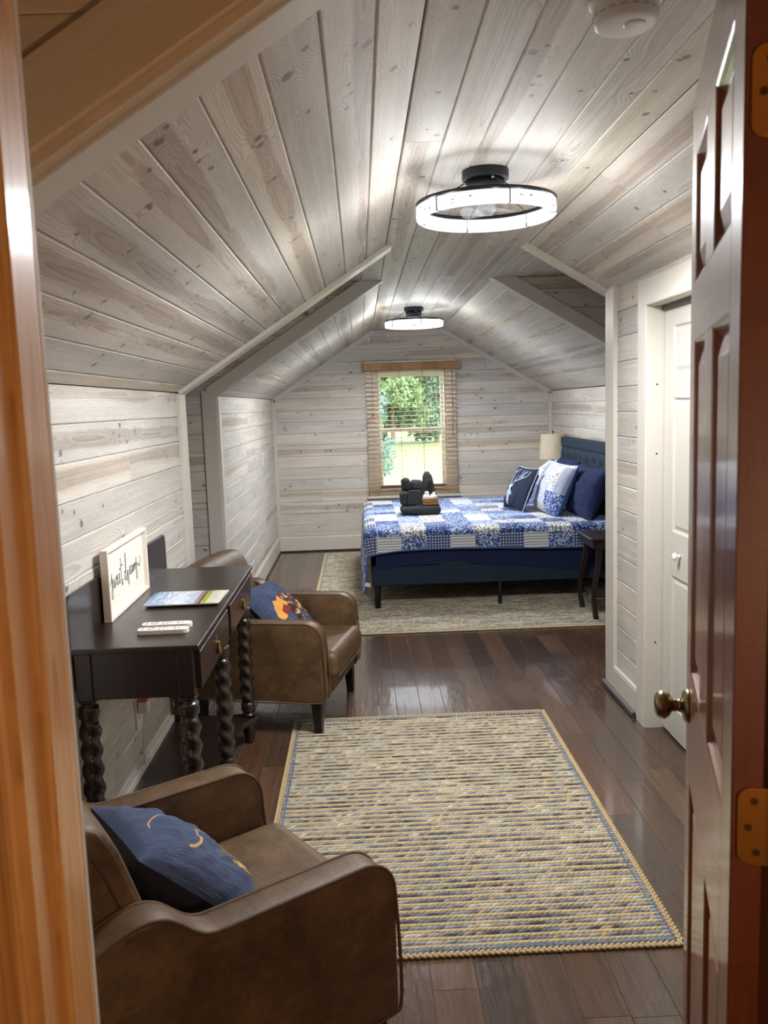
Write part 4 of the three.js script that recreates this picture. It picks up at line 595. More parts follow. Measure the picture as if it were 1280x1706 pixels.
{
  const t = thing('desk', 'dark espresso writing desk with twisted legs and two brass-pulled drawers against the left wall', 'desk', [-0.69, 0, -3.115]);
  // local: front is +X, length along Z; half length 0.64
  const L = 0.64, xf = 0.186, xb = -0.204, top = 0.81;
  part(t, 'tabletop', boxUV(rspan(xb, xf, top - 0.018, top, -L, L, 0.005, 3), 1), esp);
  const bs = new THREE.Shape(), a = L - 0.006, yb = top - 0.005, yt = 0.965; bs.moveTo(-a, yb); bs.lineTo(-a, yt - 0.035); bs.quadraticCurveTo(-a, yt, -a + 0.035, yt); bs.lineTo(a - 0.035, yt); bs.quadraticCurveTo(a, yt, a, yt - 0.035); bs.lineTo(a, yb); bs.lineTo(-a, yb);
  const bg = new THREE.ExtrudeGeometry(bs, { depth: 0.006, bevelEnabled: true, bevelSize: 0.003, bevelThickness: 0.003, bevelSegments: 2 }); bg.rotateY(Math.PI / 2); bg.translate(xb + 0.003, 0, 0); part(t, 'backboard', boxUV(bg, 1), esp);
  const ya = 0.648, ym = top - 0.018, F = xf - 0.022;
  for (const z of [L - 0.035, -L + 0.035]) for (const x of [F - 0.025, xb + 0.04]) part(t, 'corner_post', boxUV(rspan(x - 0.025, x + 0.025, ya - 0.004, ym, z - 0.025, z + 0.025, 0.004), 1), esp);
  for (const z of [L - 0.028, -L + 0.028]) part(t, 'end_panel', boxUV(span(xb + 0.066, F - 0.052, ya, ym, z - 0.012, z + 0.012), 1), esp);
  part(t, 'back_panel', boxUV(span(xb + 0.02, xb + 0.034, ya, ym, -L + 0.06, L - 0.06), 1), esp);
  part(t, 'front_rail', boxUV(span(F - 0.02, F - 0.004, ya, ym, -L + 0.06, L - 0.06), 1), esp);
  const brass = std({ color: 0x9c8656, roughness: 0.25, metalness: 1 });
  for (const [z0, z1] of [[0.04, 0.6], [-0.6, 0.01]].map((q) => (q[1] > 0.3 ? q : [-0.6, -0.0]))) {
    const d = part(t, 'drawer', boxUV(rspan(F - 0.003, F + 0.017, ya + 0.012, ym - 0.014, z0 + 0.008, z1 - 0.008, 0.004, 2), 1), esp), zc = (z0 + z1) / 2;
    part(d, 'backplate', [lathe([[0, 0.004], [0.009, 0.004], [0.012, 0.001], [0.012, 0], [0, 0]], 16).rotateZ(-Math.PI / 2).translate(F + 0.017, 0.728, zc), lathe([[0, 0.003], [0.005, 0.003], [0.007, 0], [0, 0]], 14).rotateZ(-Math.PI / 2).translate(F + 0.017, 0.746, zc)], brass);
    part(d, 'drop_pull', [new THREE.SphereGeometry(0.0055, 12, 8).translate(F + 0.024, 0.728, zc), lathe([[0, 0.04], [0.003, 0.039], [0.0045, 0.03], [0.009, 0.012], [0.008, 0.003], [0, 0]], 16).translate(F + 0.026, 0.688, zc)], brass);
  }
  for (const z of [L - 0.035, 0, -L + 0.035]) part(t, 'leg', twistLeg(0.128, ya), espTurn, [F - 0.025, 0, z]);
  for (const z of [L - 0.035, -L + 0.035]) part(t, 'leg', twistLeg(0.128, ya), espTurn, [xb + 0.04, 0, z]);
  for (const z of [L - 0.035, 0, -L + 0.035]) part(t, 'foot', lathe([[0, 0], [0.014, 0], [0.022, 0.02], [0.027, 0.05], [0.026, 0.075], [0.018, 0.094], [0, 0.1]], 28), espTurn, [F - 0.025, 0, z]);
  for (const z of [L - 0.035, -L + 0.035]) part(t, 'foot', lathe([[0, 0], [0.014, 0], [0.022, 0.02], [0.027, 0.05], [0.026, 0.075], [0.018, 0.094], [0, 0.1]], 28), espTurn, [xb + 0.04, 0, z]);
  const ss = new THREE.Shape(), q = L - 0.01, x0 = xb + 0.01, x1 = F + 0.006; ss.moveTo(-q, x0); ss.lineTo(q, x0); ss.lineTo(q, x1); ss.lineTo(q - 0.06, x1); ss.bezierCurveTo(q - 0.12, x1 - 0.1, 0.12, x1 - 0.1, 0.03, x1); ss.lineTo(-0.03, x1); ss.bezierCurveTo(-0.12, x1 - 0.1, -q + 0.12, x1 - 0.1, -q + 0.06, x1); ss.lineTo(-q, x1); ss.lineTo(-q, x0);
  const sg = new THREE.ExtrudeGeometry(ss, { depth: 0.02, bevelEnabled: true, bevelSize: 0.003, bevelThickness: 0.003, bevelSegments: 2, curveSegments: 16 }); sg.rotateX(Math.PI / 2); sg.rotateY(Math.PI / 2); sg.scale(1, 1, -1); const fi = sg.index; sg.translate(0, 0.122, 0);
  // mirrored in z: turn the faces round again
  { const p = sg.attributes.position.array, uvA = sg.attributes.uv.array; for (let i = 0; i < p.length; i += 9) for (let k = 0; k < 3; k++) { const s = p[i + 3 + k]; p[i + 3 + k] = p[i + 6 + k]; p[i + 6 + k] = s; } sg.computeVertexNormals(); }
  part(t, 'shelf', boxUV(sg, 1), esp);
}
const signBoard = canvasTex(1024, 512, (c, w, h) => {
  const r = rng(2); c.fillStyle = '#f1ede2'; c.fillRect(0, 0, w, h); for (let k = 0; k < 900; k++) { c.strokeStyle = r() < 0.5 ? 'rgba(206,196,176,0.35)' : 'rgba(252,250,244,0.5)'; c.lineWidth = 0.6 + 1.2 * r(); const x = r() * w, y = r() * h; c.beginPath(); c.moveTo(x, y); c.lineTo(x + 60 + 260 * r(), y + 3 * (r() - 0.5)); c.stroke(); }
  c.strokeStyle = '#22201e'; c.lineCap = c.lineJoin = 'round';
  // brush script "sweet dreams": strokes in a 1000 x 400 frame
  const S = (lw, pts) => { c.lineWidth = lw * 1.7; c.beginPath(); const p = pts.map(([x, y]) => [x * w / 1000, (y + 40) * h / 460]); c.moveTo(...p[0]); for (let i = 0; i < p.length - 1; i++) { const a = p[Math.max(0, i - 1)], b = p[i], d = p[i + 1], e = p[Math.min(p.length - 1, i + 2)]; c.bezierCurveTo(b[0] + (d[0] - a[0]) / 6, b[1] + (d[1] - a[1]) / 6, d[0] - (e[0] - b[0]) / 6, d[1] - (e[1] - b[1]) / 6, d[0], d[1]); } c.stroke(); };
  S(7, [[70, 196], [88, 222], [118, 214], [142, 176], [158, 140], [152, 190], [164, 232], [160, 300], [142, 318], [136, 280], [160, 214], [176, 180]]);      // s
  S(7, [[176, 180], [186, 236], [200, 244], [214, 186], [224, 240], [238, 242], [252, 180], [262, 190], [278, 186]]);                                          // w
  S(7, [[262, 232], [288, 206], [296, 178], [282, 176], [276, 220], [292, 246], [316, 226]]);                                                                  // e
  S(7, [[316, 226], [338, 206], [346, 178], [332, 176], [326, 220], [342, 246], [366, 222]]);                                                                  // e
  S(8, [[388, 70], [384, 150], [386, 220], [398, 270], [410, 262], [412, 230]]); S(6, [[344, 138], [362, 148], [392, 128], [420, 118], [432, 128]]);            // t
  S(7, [[500, 206], [484, 186], [466, 200], [462, 232], [476, 250], [496, 226], [512, 150], [520, 80], [512, 52], [502, 80], [500, 160], [506, 236], [522, 268], [532, 240]]);   // d
  S(7, [[532, 240], [548, 190], [552, 240], [562, 300], [574, 290], [566, 220], [582, 196]]);                                                                   // r
  S(7, [[596, 232], [618, 208], [624, 182], [612, 178], [604, 214], [618, 240], [638, 220]]);                                                                   // e
  S(7, [[678, 196], [664, 180], [648, 198], [646, 230], [660, 238], [676, 206], [680, 182], [682, 226], [696, 232]]);                                           // a
  S(7, [[696, 232], [708, 184], [714, 232], [724, 190], [738, 182], [742, 230], [752, 190], [766, 180], [772, 232]]);                                           // m
  S(7, [[772, 232], [788, 190], [796, 140], [800, 200], [806, 260], [802, 310], [790, 306], [796, 250], [812, 208], [838, 196], [860, 214], [884, 224], [908, 204], [918, 170], [908, 152]]); // s and tail
});
{
  const t = thing('sign', 'white framed wooden sign with black handwritten words sweet dreams, standing on the desk', 'sign', [-0.8665, 0.8105, -3.065], Math.PI / 2 + 0.018), w = 0.556, h = 0.243, d = 0.026, fr = 0.012, fm = std({ color: 0xeee4d6, bumpMap: white.bump, bumpScale: 0.0008, roughness: 0.7 });
  const mk = (g) => boxUV(g, 0.25); // local X runs along the desk away from the camera, +Z faces the room
  part(t, 'frame_rail', mk(rbox(w, fr, d, 0.002, 0, fr / 2, 0)), fm); part(t, 'frame_rail', mk(rbox(w, fr, d, 0.002, 0, h - fr / 2, 0)), fm);
  for (const s of [-1, 1]) part(t, 'frame_stile', mk(rbox(fr, h - 2 * fr, d, 0.002, s * (w - fr) / 2, h / 2, 0)), fm);
  part(t, 'backboard', span(-w / 2 + fr, w / 2 - fr, fr, h - fr, -d / 2 + 0.002, -d / 2 + 0.008), std({ color: 0xeee9dd, roughness: 0.8 }));
  const f = new THREE.PlaneGeometry(w - 2 * fr, h - 2 * fr); f.translate(0, h / 2, -d / 2 + 0.0086); part(t, 'lettered_face', f, std({ map: signBoard, roughness: 0.7 }));
}
const coverTex = (seed, second) => canvasTex(768, 1024, (c, w, h) => { // a travel cover: sky, snowy ridge, field, fence, then a yellow-green band
  const r = rng(seed), g = c.createLinearGradient(0, 0, 0, h * 0.6); g.addColorStop(0, second ? '#8fa9d0' : '#7f9ed0'); g.addColorStop(1, '#dfe7ef'); c.fillStyle = g; c.fillRect(0, 0, w, h);
  c.fillStyle = 'rgba(246,248,251,0.28)'; for (let k = 0; k < 90; k++) { c.beginPath(); c.ellipse(r() * w, (0.06 + 0.46 * r()) * h, 40 + 130 * r(), 6 + 16 * r(), 0.3 * (r() - 0.5), 0, 7); c.fill(); }
  c.fillStyle = '#b9c6d6'; poly(c, [[0, 0.62], [0.2, 0.5], [0.45, 0.58], [0.7, 0.46], [1, 0.6], [1, 0.75], [0, 0.75]], w, h); c.fillStyle = '#a07c80'; c.fillRect(0, h * 0.66, w, h * 0.06); c.fillStyle = '#4c4640'; c.fillRect(0, h * 0.715, w, h * 0.03);
  c.fillStyle = '#a8ab3c'; c.fillRect(0, h * 0.745, w, h * 0.07); c.fillStyle = '#e6e2d2'; c.fillRect(0, h * 0.815, w, h * 0.185); c.strokeStyle = '#5e5846'; for (let k = 0; k < 26; k++) { c.lineWidth = 3 + 5 * r(); c.beginPath(); c.moveTo((k / 26) * w, h * 0.82); c.lineTo((k / 26 + 0.05) * w, h * (0.9 + 0.1 * r())); c.stroke(); }
  c.fillStyle = '#ffffff'; c.font = 'italic 78px serif'; c.fillText(second ? '' : '', 40, 120);
});
function magazine(label, x, y, z, turn, tx) {
  const t = thing('magazine', label, 'magazine', [x, y, z], turn, undefined), w = 0.205, d = 0.268;
  part(t, 'pages', rspan(-w / 2 + 0.001, w / 2 - 0.001, 0.0004, 0.0042, -d / 2, d / 2 - 0.001, 0.0008, 1), std({ color: 0xd9d6cf, roughness: 0.8 }));
  const g = grid(6, 8, (u, v) => [mix(-w / 2, w / 2, u), 0.0046 + 0.0016 * Math.sin(u * 3) * v, mix(d / 2, -d / 2, v)], (u, v) => [u, v]); part(t, 'cover', g, phys({ map: tx, roughness: 0.25, clearcoat: 0.3 }));
}
magazine('glossy magazine with a sky blue cover, lower one of the pair on the desk', -0.663, 0.8102, -3.125, Math.PI / 2 - 0.03, coverTex(12, true));
magazine('glossy magazine with a pale blue cover, lying on top of another on the desk', -0.661, 0.8167, -3.08, Math.PI / 2 + 0.012, coverTex(4, false));
function remote(label, x, z, turn) {
  const t = thing('remote_control', label, 'remote control', [x, 0.8102, z], turn), w = std({ color: 0xeeebe4, roughness: 0.35 }), b = std({ color: 0xb9b6b0, roughness: 0.5 }), k = std({ color: 0x3c3c40, roughness: 0.5 });
  const s = new THREE.Shape(), L = 0.078, W = 0.019, r = 0.012; s.moveTo(-L + r, -W); s.lineTo(L - W, -W); s.absarc(L - W, 0, W, -Math.PI / 2, Math.PI / 2); s.lineTo(-L + r, W); s.absarc(-L + r, W - r, r, Math.PI / 2, Math.PI); s.absarc(-L + r, -W + r, r, Math.PI, 1.5 * Math.PI);
  const g = new THREE.ExtrudeGeometry(s, { depth: 0.011, bevelEnabled: true, bevelSize: 0.0022, bevelThickness: 0.0022, bevelSegments: 3, curveSegments: 10 }); g.rotateX(-Math.PI / 2); g.translate(0, 0.0022, 0); part(t, 'case', g, w);
  const y = 0.0157; for (const [x0, z0] of [[-0.064, -0.009], [-0.064, 0.009], [-0.012, -0.01], [-0.012, 0.01], [0.002, -0.01], [0.002, 0.01], [0.014, 0]]) part(t, 'button', cyl(0.0042, 0.0045, 0.0016, x0, y, z0, 14), b);
  const ring = new THREE.TorusGeometry(0.011, 0.0016, 8, 24); ring.rotateX(Math.PI / 2); ring.translate(-0.038, y, 0); part(t, 'dial_ring', ring, b);
  for (const [x0, z0] of [[0.036, -0.004], [0.036, 0.005], [0.05, 0]]) part(t, 'marking', box(0.007, 0.0006, 0.0028, x0, 0.0156, z0), k);
}
remote('white remote control on the desk, the one nearer the doorway', -0.643, -2.632, 0.012);
remote('white remote control on the desk, the one nearer the magazines', -0.646, -2.7, 0.03);

// ───────────── bed ─────────────
const bedMat = cloth(0x1f2f40, { bumpScale: 0.0004 });
const BX0 = 0.05, BX1 = 1.9, BZ0 = -6.13, BZ1 = -8.0;
{
  const t = thing('bed', 'dark blue upholstered king bed frame with tufted headboard', 'bed', [0, 0, 0]);
  part(t, 'side_rail', rspan(BX0 + 0.02, BX1, 0.178, 0.326, BZ0 - 0.045, BZ0, 0.012), bedMat); part(t, 'side_rail', rspan(BX0 + 0.02, BX1, 0.178, 0.326, BZ1, BZ1 + 0.045, 0.012), bedMat);
  part(t, 'foot_rail', rspan(BX0, BX0 + 0.045, 0.178, 0.326, BZ1, BZ0, 0.012), bedMat);
  part(t, 'rail_seam', box(0.003, 0.148, 0.001, 0.985, 0.252, BZ0 + 0.0005), std({ color: 0x121a26 }));
  part(t, 'slat_deck', span(BX0 + 0.045, BX1, 0.24, 0.262, BZ1 + 0.045, BZ0 - 0.045), std({ color: 0x30302f, roughness: 0.9 }));
  for (const [x, z] of [[BX0 + 0.035, BZ0 - 0.035], [BX0 + 0.035, BZ1 + 0.035], [BX1 - 0.03, BZ0 - 0.035], [BX1 - 0.03, BZ1 + 0.035]]) part(t, 'leg', cyl(0.031, 0.022, 0.178, x, 0.089, z, 24), blackWood);
  for (const z of [BZ0 - 0.03, -7.06]) part(t, 'middle_leg', rspan(0.98, 1.005, 0, 0.2, z - 0.0125, z + 0.0125, 0.002), blackWood);
  const hb = part(t, 'headboard', rspan(BX1 + 0.004, BX1 + 0.078, 0.2, 1.148, BZ1 - 0.02, BZ0 + 0.02, 0.014, 3), bedMat);
  part(hb, 'top_band', rspan(BX1 - 0.006, BX1 + 0.012, 1.066, 1.146, BZ1 - 0.016, BZ0 + 0.016, 0.01, 3), bedMat);
  const tx = (y, z) => { let d = 0.0; for (let r0 = 0; r0 < 4; r0++) for (let k = 0; k < 9; k++) { const zy = [0.98 - r0 * 0.16, BZ1 + 0.12 + k * 0.205 + (r0 % 2) * 0.1]; const q = Math.hypot(y - zy[0], z - zy[1]); d = Math.max(d, Math.exp(-((q / 0.035) ** 2))); } return d; };
  part(hb, 'tufted_panel', grid(150, 46, (u, v) => { const z = mix(BZ1 - 0.012, BZ0 + 0.012, u), y = mix(0.4, 1.064, v), e = Math.min(v, 1 - v, u * 3, (1 - u) * 3); return [BX1 + 0.006 - 0.022 * sm(0, 0.08, e) + 0.02 * tx(y, z) * sm(0, 0.1, e), y, z]; }, null, true), bedMat);
  const btn = new THREE.SphereGeometry(0.009, 10, 8); for (let r0 = 0; r0 < 4; r0++) for (let k = 0; k < 9; k++) { const z = BZ1 + 0.12 + k * 0.205 + (r0 % 2) * 0.1; if (z < BZ0 - 0.05) part(hb, 'button', btn, bedMat, [BX1 + 0.0, 0.98 - r0 * 0.16, z]); }
}
{ const t = thing('mattress', 'white mattress edge showing between the navy sheet and the bed rail', 'mattress', [0, 0, 0]); part(t, 'body', rspan(BX0 + 0.05, BX1 - 0.01, 0.263, 0.555, BZ1 + 0.02, BZ0 - 0.02, 0.04, 4), std({ color: 0xd8d2c4, roughness: 0.9 })); }
// draped sheet: s over the foot (x-) edge, t over the near (z+) edge
function drape(aMax, bMax, top, rad, x0, z0, hemA, hemB, bump, off = 0) {
  const ax = (s) => (s <= 0 ? [s, 0] : s < rad * 1.571 ? [rad * Math.sin(s / rad), rad * (1 - Math.cos(s / rad))] : [rad + 0.07 * (s - rad * 1.571), rad + (s - rad * 1.571)]);
  return (a, b) => { // a: metres past the foot edge (negative on top); b: metres past the near edge
    const A = ax(a), B = ax(b), both = Math.min(Math.max(a, 0), Math.max(b, 0));
    let x = x0 - A[0], z = z0 + B[0], y = top - Math.max(A[1], B[1]) - 0.18 * both;
    if (a > 0 && b > 0) { x = x0 - A[0] * (1 - 0.25 * sm(0, 0.3, b)) + 0.02 * sm(0, 0.3, b); z = z0 + B[0] * (1 - 0.2 * sm(0, 0.3, a)) - 0.06 * sm(0.1, 0.4, a) * sm(0.05, 0.3, b); }
    const f = a <= 0 && b <= 0 ? 0.016 * (fbm(a * 2.5 + 3, b * 2.5, 4, 2) - 0.4) : 0.01 * (fbm(a * 3 + 7, b * 3, 5, 2) - 0.5); y += a <= 0 && b <= 0 ? f : 0; if (b > 0.05) z += f * 1.4 + off; if (a > 0.05) x -= f * 1.4 + off; if (a <= 0.05 && b <= 0.05) y += off;
    return [x, y, z];
  };
}
const quiltTex = canvasTex(2048, 2048, (c, w, h) => {
  const n = 12, s = w / n, r = rng(19);
  const floral = (x, y, bg, cols, m, sz) => { c.fillStyle = bg; c.fillRect(x, y, s, s); for (let k = 0; k < m; k++) { c.fillStyle = cols[Math.floor(r() * cols.length)]; const px = x + r() * s, py = y + r() * s; c.beginPath(); if (r() < 0.55) c.ellipse(px, py, sz * (0.5 + r()), sz * 0.32, r() * 6.3, 0, 6.3); else c.arc(px, py, sz * 0.42, 0, 6.3); c.fill(); } };
  const kinds = [
    (x, y) => floral(x, y, '#3f5a94', ['#dfe6f2', '#8fa6d2', '#28407a', '#c9d5ea'], 330, 9),
    (x, y) => floral(x, y, '#eceae4', ['#3a4254', '#6b7690', '#22304f', '#97a3bb'], 230, 9),
    (x, y) => { c.fillStyle = '#e9e8e4'; c.fillRect(x, y, s, s); for (let k = 0; k < 9; k++) { c.fillStyle = k % 2 ? '#5d6b86' : '#93a3be'; c.fillRect(x, y + (k + 0.3) * s / 9, s, s / 9 * (k % 2 ? 0.22 : 0.4)); } },
    (x, y) => floral(x, y, '#26407c', ['#8ea6d4', '#1b2f60', '#b9c8e6', '#3d5a9c'], 210, 10),
    (x, y) => { c.fillStyle = '#e1e4ea'; c.fillRect(x, y, s, s); const m = 17, q = s / m; for (let i = 0; i < m; i++) for (let j = 0; j < m; j++) { c.fillStyle = (i + j) % 2 ? '#1f3562' : '#48619a'; if ((i + j) % 2 || i % 2) c.fillRect(x + i * q, y + j * q, q, q); } },
    (x, y) => floral(x, y, '#7e9ad0', ['#eef2f9', '#b6c7e8', '#4f6cab'], 260, 10),
  ];
  const seq = [[0, 1, 5, 3, 1, 0, 2, 5, 1, 3, 0, 2], [2, 4, 0, 2, 4, 0, 2, 4, 0, 2, 4, 0], [0, 3, 1, 0, 3, 1, 0, 3, 1, 0, 3, 1], [5, 2, 0, 1, 5, 2, 4, 0, 5, 1, 2, 5], [1, 0, 4, 5, 0, 1, 3, 2, 1, 5, 0, 4]];
  for (let j = 0; j < n; j++) for (let i = 0; i < n; i++) { const row = j === 0 ? seq[1] : j === 1 ? seq[2] : j === 2 ? seq[4] : seq[[0, 3, 4][j % 3]]; c.save(); c.beginPath(); c.rect(i * s, j * s, s, s); c.clip(); kinds[row[(i + (j > 1 ? j * 2 : 0)) % 12]](i * s, j * s); c.restore(); }
});
quiltTex.flipY = false;
const quiltBump = tex(512, 512, (i, j) => { const a = (i / 512) * 26, b = (j / 512) * 26, st = Math.min(Math.abs(((a + b) % 1) - 0.5), Math.abs(((a - b + 52) % 1) - 0.5)); return 110 + 120 * sm(0, 0.3, st) + 40 * (fbm(i / 9, j / 9, 3, 2) - 0.5); }, false);
{
  const t = thing('quilt', 'blue and white patchwork quilt spread over the bed and hanging over its foot', 'quilt', [0, 0, 0]);
  const F = drape(0, 0, 0.592, 0.055, BX0 + 0.005, BZ0 - 0.02, 0, 0, 0), A0 = -1.8, B0 = -1.86, Bd = 0.185, Ad = 0.46, ps = 0.179;
  const hem = (a) => Bd + 0.012 * Math.sin(a * 3.1) + (a > -0.25 ? 0.02 * sm(-0.25, 0.1, a) : 0), hemA = (b) => Ad + 0.02 * Math.sin(b * 4);
  const ab = (u, v) => { const a0 = mix(A0, 0, u / 0.78), q = u < 0.78 ? [a0, 0] : [1, (u - 0.78) / 0.22]; let b = v < 0.84 ? mix(B0, 0, v / 0.84) : ((v - 0.84) / 0.16); const a = u < 0.78 ? a0 : q[1] * hemA(v < 0.84 ? b : 0); if (v >= 0.84) b = b * hem(a); return [a, b]; };
  const P = (off) => (u, v) => { const [a, b] = ab(u, v), p = F(a, b), k = fbm(a * 6, b * 6, 8, 2) - 0.5; return [p[0] - (a > 0.03 ? off : 0), p[1] + (a <= 0.06 && b <= 0.06 ? off : 0) + 0.004 * k * (a <= 0 && b <= 0 ? 1 : 0), p[2] + (b > 0.03 ? off : 0)]; };
  part(t, 'patchwork', grid(120, 100, P(0.006), (u, v) => { const [a, b] = ab(u, v); return [(a + 1.8 + ps * 0.15) / (12 * ps), (Bd + 0.07 - b) / (12 * ps)]; }, true), std({ map: quiltTex, bumpMap: rep(quiltBump, 2, 2), bumpScale: 0.003, roughness: 0.9, side: THREE.DoubleSide }));
  part(t, 'lining', grid(120, 100, P(0.0), null, true), cloth(0x5a74ad, { side: THREE.DoubleSide }));
  const hemPts = []; for (let i = 0; i <= 60; i++) hemPts.push(V(...P(0.003)(0.999 * i / 60, 1))); for (let i = 59; i >= 0; i--) hemPts.push(V(...P(0.003)(1, i / 60)));
  part(t, 'binding', new THREE.TubeGeometry(new THREE.CatmullRomCurve3(hemPts), 260, 0.0062, 6), cloth(0x4d649b));
  const tag = part(t, 'care_tag', rbox(0.04, 0.03, 0.001, 0.0004), std({ color: 0xe8e6e0, roughness: 0.8 }), [0.015, 0.2, BZ0 + 0.028], [0, 0, -0.25]);
}
{
  const t = thing('bed_sheet', 'navy blue sheet hanging in a wavy band under the quilt', 'sheet', [0, 0, 0]), n = cloth(0x141f45, { side: THREE.DoubleSide });
  const low = (x) => 0.318 + 0.012 * Math.sin(x * 5) + 0.024 * Math.exp(-(((x - 0.72) / 0.2) ** 2)) - 0.075 * sm(1.0, 1.6, x) - 0.02 * Math.exp(-(((x - 0.15) / 0.08) ** 2));
  part(t, 'near_side', grid(90, 10, (u, v) => { const x = mix(BX0 + 0.03, BX1 - 0.01, u); return [x, mix(0.56, low(x), v), BZ0 - 0.006 + 0.016 * v + 0.008 * (fbm(x * 7, v * 1.5, 2) - 0.5) * v]; }, null, true), n);
  part(t, 'foot_side', grid(60, 8, (u, v) => { const z = mix(BZ1 + 0.01, BZ0 - 0.006, u); return [BX0 + 0.03 - 0.012 * v, mix(0.56, 0.33 + 0.01 * Math.sin(z * 7), v), z]; }, null, true), n);
  part(t, 'top_side', grid(30, 30, (u, v) => [mix(BX0 + 0.03, BX1 - 0.01, u), 0.562, mix(BZ1 + 0.01, BZ0 - 0.006, v)], null, true), n);
}
// pillows
const navy = cloth(0x18264f), navyDeep = cloth(0x1b2644), lightBlue = cloth(0x4e68a6);
const deerTex = canvasTex(768, 768, (c, w, h) => {
  c.fillStyle = '#1c2740'; c.fillRect(0, 0, w, h); const r = rng(5); for (let k = 0; k < 3000; k++) { c.strokeStyle = r() < 0.5 ? 'rgba(46,58,88,0.4)' : 'rgba(14,20,36,0.4)'; const x = r() * w, y = r() * h; c.beginPath(); c.moveTo(x, y); c.lineTo(x + 12, y); c.stroke(); }
  c.fillStyle = c.strokeStyle = '#b7c6d6'; c.lineCap = c.lineJoin = 'round';
  poly(c, [[0.26, 0.46], [0.3, 0.49], [0.34, 0.46], [0.38, 0.48], [0.41, 0.5], [0.52, 0.46], [0.5, 0.52], [0.42, 0.56], [0.44, 0.62], [0.47, 0.66], [0.44, 0.7], [0.39, 0.7], [0.37, 0.76], [0.37, 0.84], [0.36, 0.93], [0.28, 0.9], [0.22, 0.84], [0.2, 0.74], [0.24, 0.66], [0.28, 0.58], [0.27, 0.54], [0.21, 0.52], [0.22, 0.47]], w, h);
  const A = (lw, p) => { c.lineWidth = lw; c.beginPath(); c.moveTo(p[0][0] * w, p[0][1] * h); for (let i = 1; i + 1 < p.length; i += 2) c.quadraticCurveTo(p[i][0] * w, p[i][1] * h, p[i + 1][0] * w, p[i + 1][1] * h); c.stroke(); };
  A(17, [[0.36, 0.47], [0.5, 0.42], [0.62, 0.33], [0.72, 0.26], [0.74, 0.12]]); A(13, [[0.62, 0.33], [0.7, 0.3], [0.78, 0.26], [0.84, 0.22], [0.86, 0.12]]); A(12, [[0.5, 0.41], [0.5, 0.32], [0.52, 0.26]]); A(12, [[0.6, 0.34], [0.56, 0.24], [0.6, 0.14]]); A(12, [[0.66, 0.3], [0.64, 0.2], [0.66, 0.12]]);
  A(15, [[0.3, 0.47], [0.24, 0.4], [0.26, 0.28], [0.3, 0.18], [0.38, 0.08]]); A(12, [[0.26, 0.3], [0.2, 0.26], [0.18, 0.18]]); A(11, [[0.28, 0.36], [0.33, 0.32], [0.34, 0.24]]); A(11, [[0.3, 0.2], [0.26, 0.14], [0.27, 0.08]]);
});
const shamTex = (seed) => canvasTex(1024, 1024, (c, w, h) => {
  const r = rng(seed), fl = (x, y, ww, hh, bg, cols, n) => { c.save(); c.beginPath(); c.rect(x, y, ww, hh); c.clip(); c.fillStyle = bg; c.fillRect(x, y, ww, hh); for (let k = 0; k < n; k++) { c.fillStyle = cols[Math.floor(r() * cols.length)]; c.beginPath(); c.ellipse(x + r() * ww, y + r() * hh, 6 + 10 * r(), 4 + 5 * r(), r() * 6.3, 0, 6.3); c.fill(); } c.restore(); };
  const st = (x, y, ww, hh) => { c.fillStyle = '#e6e9ee'; c.fillRect(x, y, ww, hh); for (let k = 0; k < hh / 46; k++) { c.fillStyle = '#5a74a8'; c.fillRect(x, y + k * 46, ww, 9); c.fillStyle = '#a9bad8'; c.fillRect(x, y + k * 46 + 15, ww, 12); } };
  const ck = (x, y, ww, hh, a) => { c.fillStyle = '#dfe5f0'; c.fillRect(x, y, ww, hh); const q = 17; for (let i = 0; i < ww / q; i++) for (let j = 0; j < hh / q; j++) if ((i + j) % 2) { c.fillStyle = a; c.fillRect(x + i * q, y + j * q, q, q); } };
  fl(0, 0, w, h, '#dfe4ee', ['#6b86bd', '#3b558f', '#f4f5f8'], 900); ck(0, 340, 260, 560, '#5876b4'); st(90, 0, 430, 330); st(250, 380, 420, 470); fl(500, 40, 330, 420, '#f1eee8', ['#4a5260', '#b9b6b0', '#7a8294', '#ffffff'], 420); ck(820, 80, 204, 520, '#33497c'); fl(660, 600, 364, 424, '#3e5c9c', ['#e9eef6', '#9db1d8', '#22396e'], 420); fl(230, 850, 460, 174, '#eceae6', ['#3c465e', '#8c97b0'], 260);
});
const white2 = std({ color: 0xc9cdd6, roughness: 0.8 });
cushion('navy cushion printed with a pale stag head, at the front of the pillows', 0.38, 0.38, 0.13, fabric(deerTex), navyDeep, 3, { pos: [1.315, 0.776, -6.985], X: V(0.25, 0, 0.97), Y: V(0.42, 0.9, 0), piping: white2 });
cushion('blue and white patchwork pillow sham right behind the stag cushion', 0.5, 0.44, 0.19, fabric(shamTex(7)), lightBlue, 12, { pos: [1.545, 0.79, -6.75], X: V(0.16, -0.02, 0.98), Y: V(0.42, 0.9, 0), piping: lightBlue });
cushion('patchwork pillow sham peeking out at the far side behind the stag cushion', 0.5, 0.44, 0.17, fabric(shamTex(15)), lightBlue, 15, { pos: [1.6, 0.775, -7.42], X: V(-0.1, 0.06, 0.98), Y: V(0.42, 0.9, 0.05), piping: lightBlue });
cushion('plain navy pillow against the headboard, the one nearer the small dark table', 0.68, 0.42, 0.2, navy, navy, 18, { pos: [1.745, 0.775, -6.58], X: V(0.02, 0.0, 1), Y: V(0.3, 0.95, 0) });
cushion('plain navy pillow against the headboard, the one nearer the lamp', 0.68, 0.42, 0.2, navy, navy, 21, { pos: [1.755, 0.785, -7.35], X: V(0.0, 0.02, 1), Y: V(0.3, 0.95, 0) });

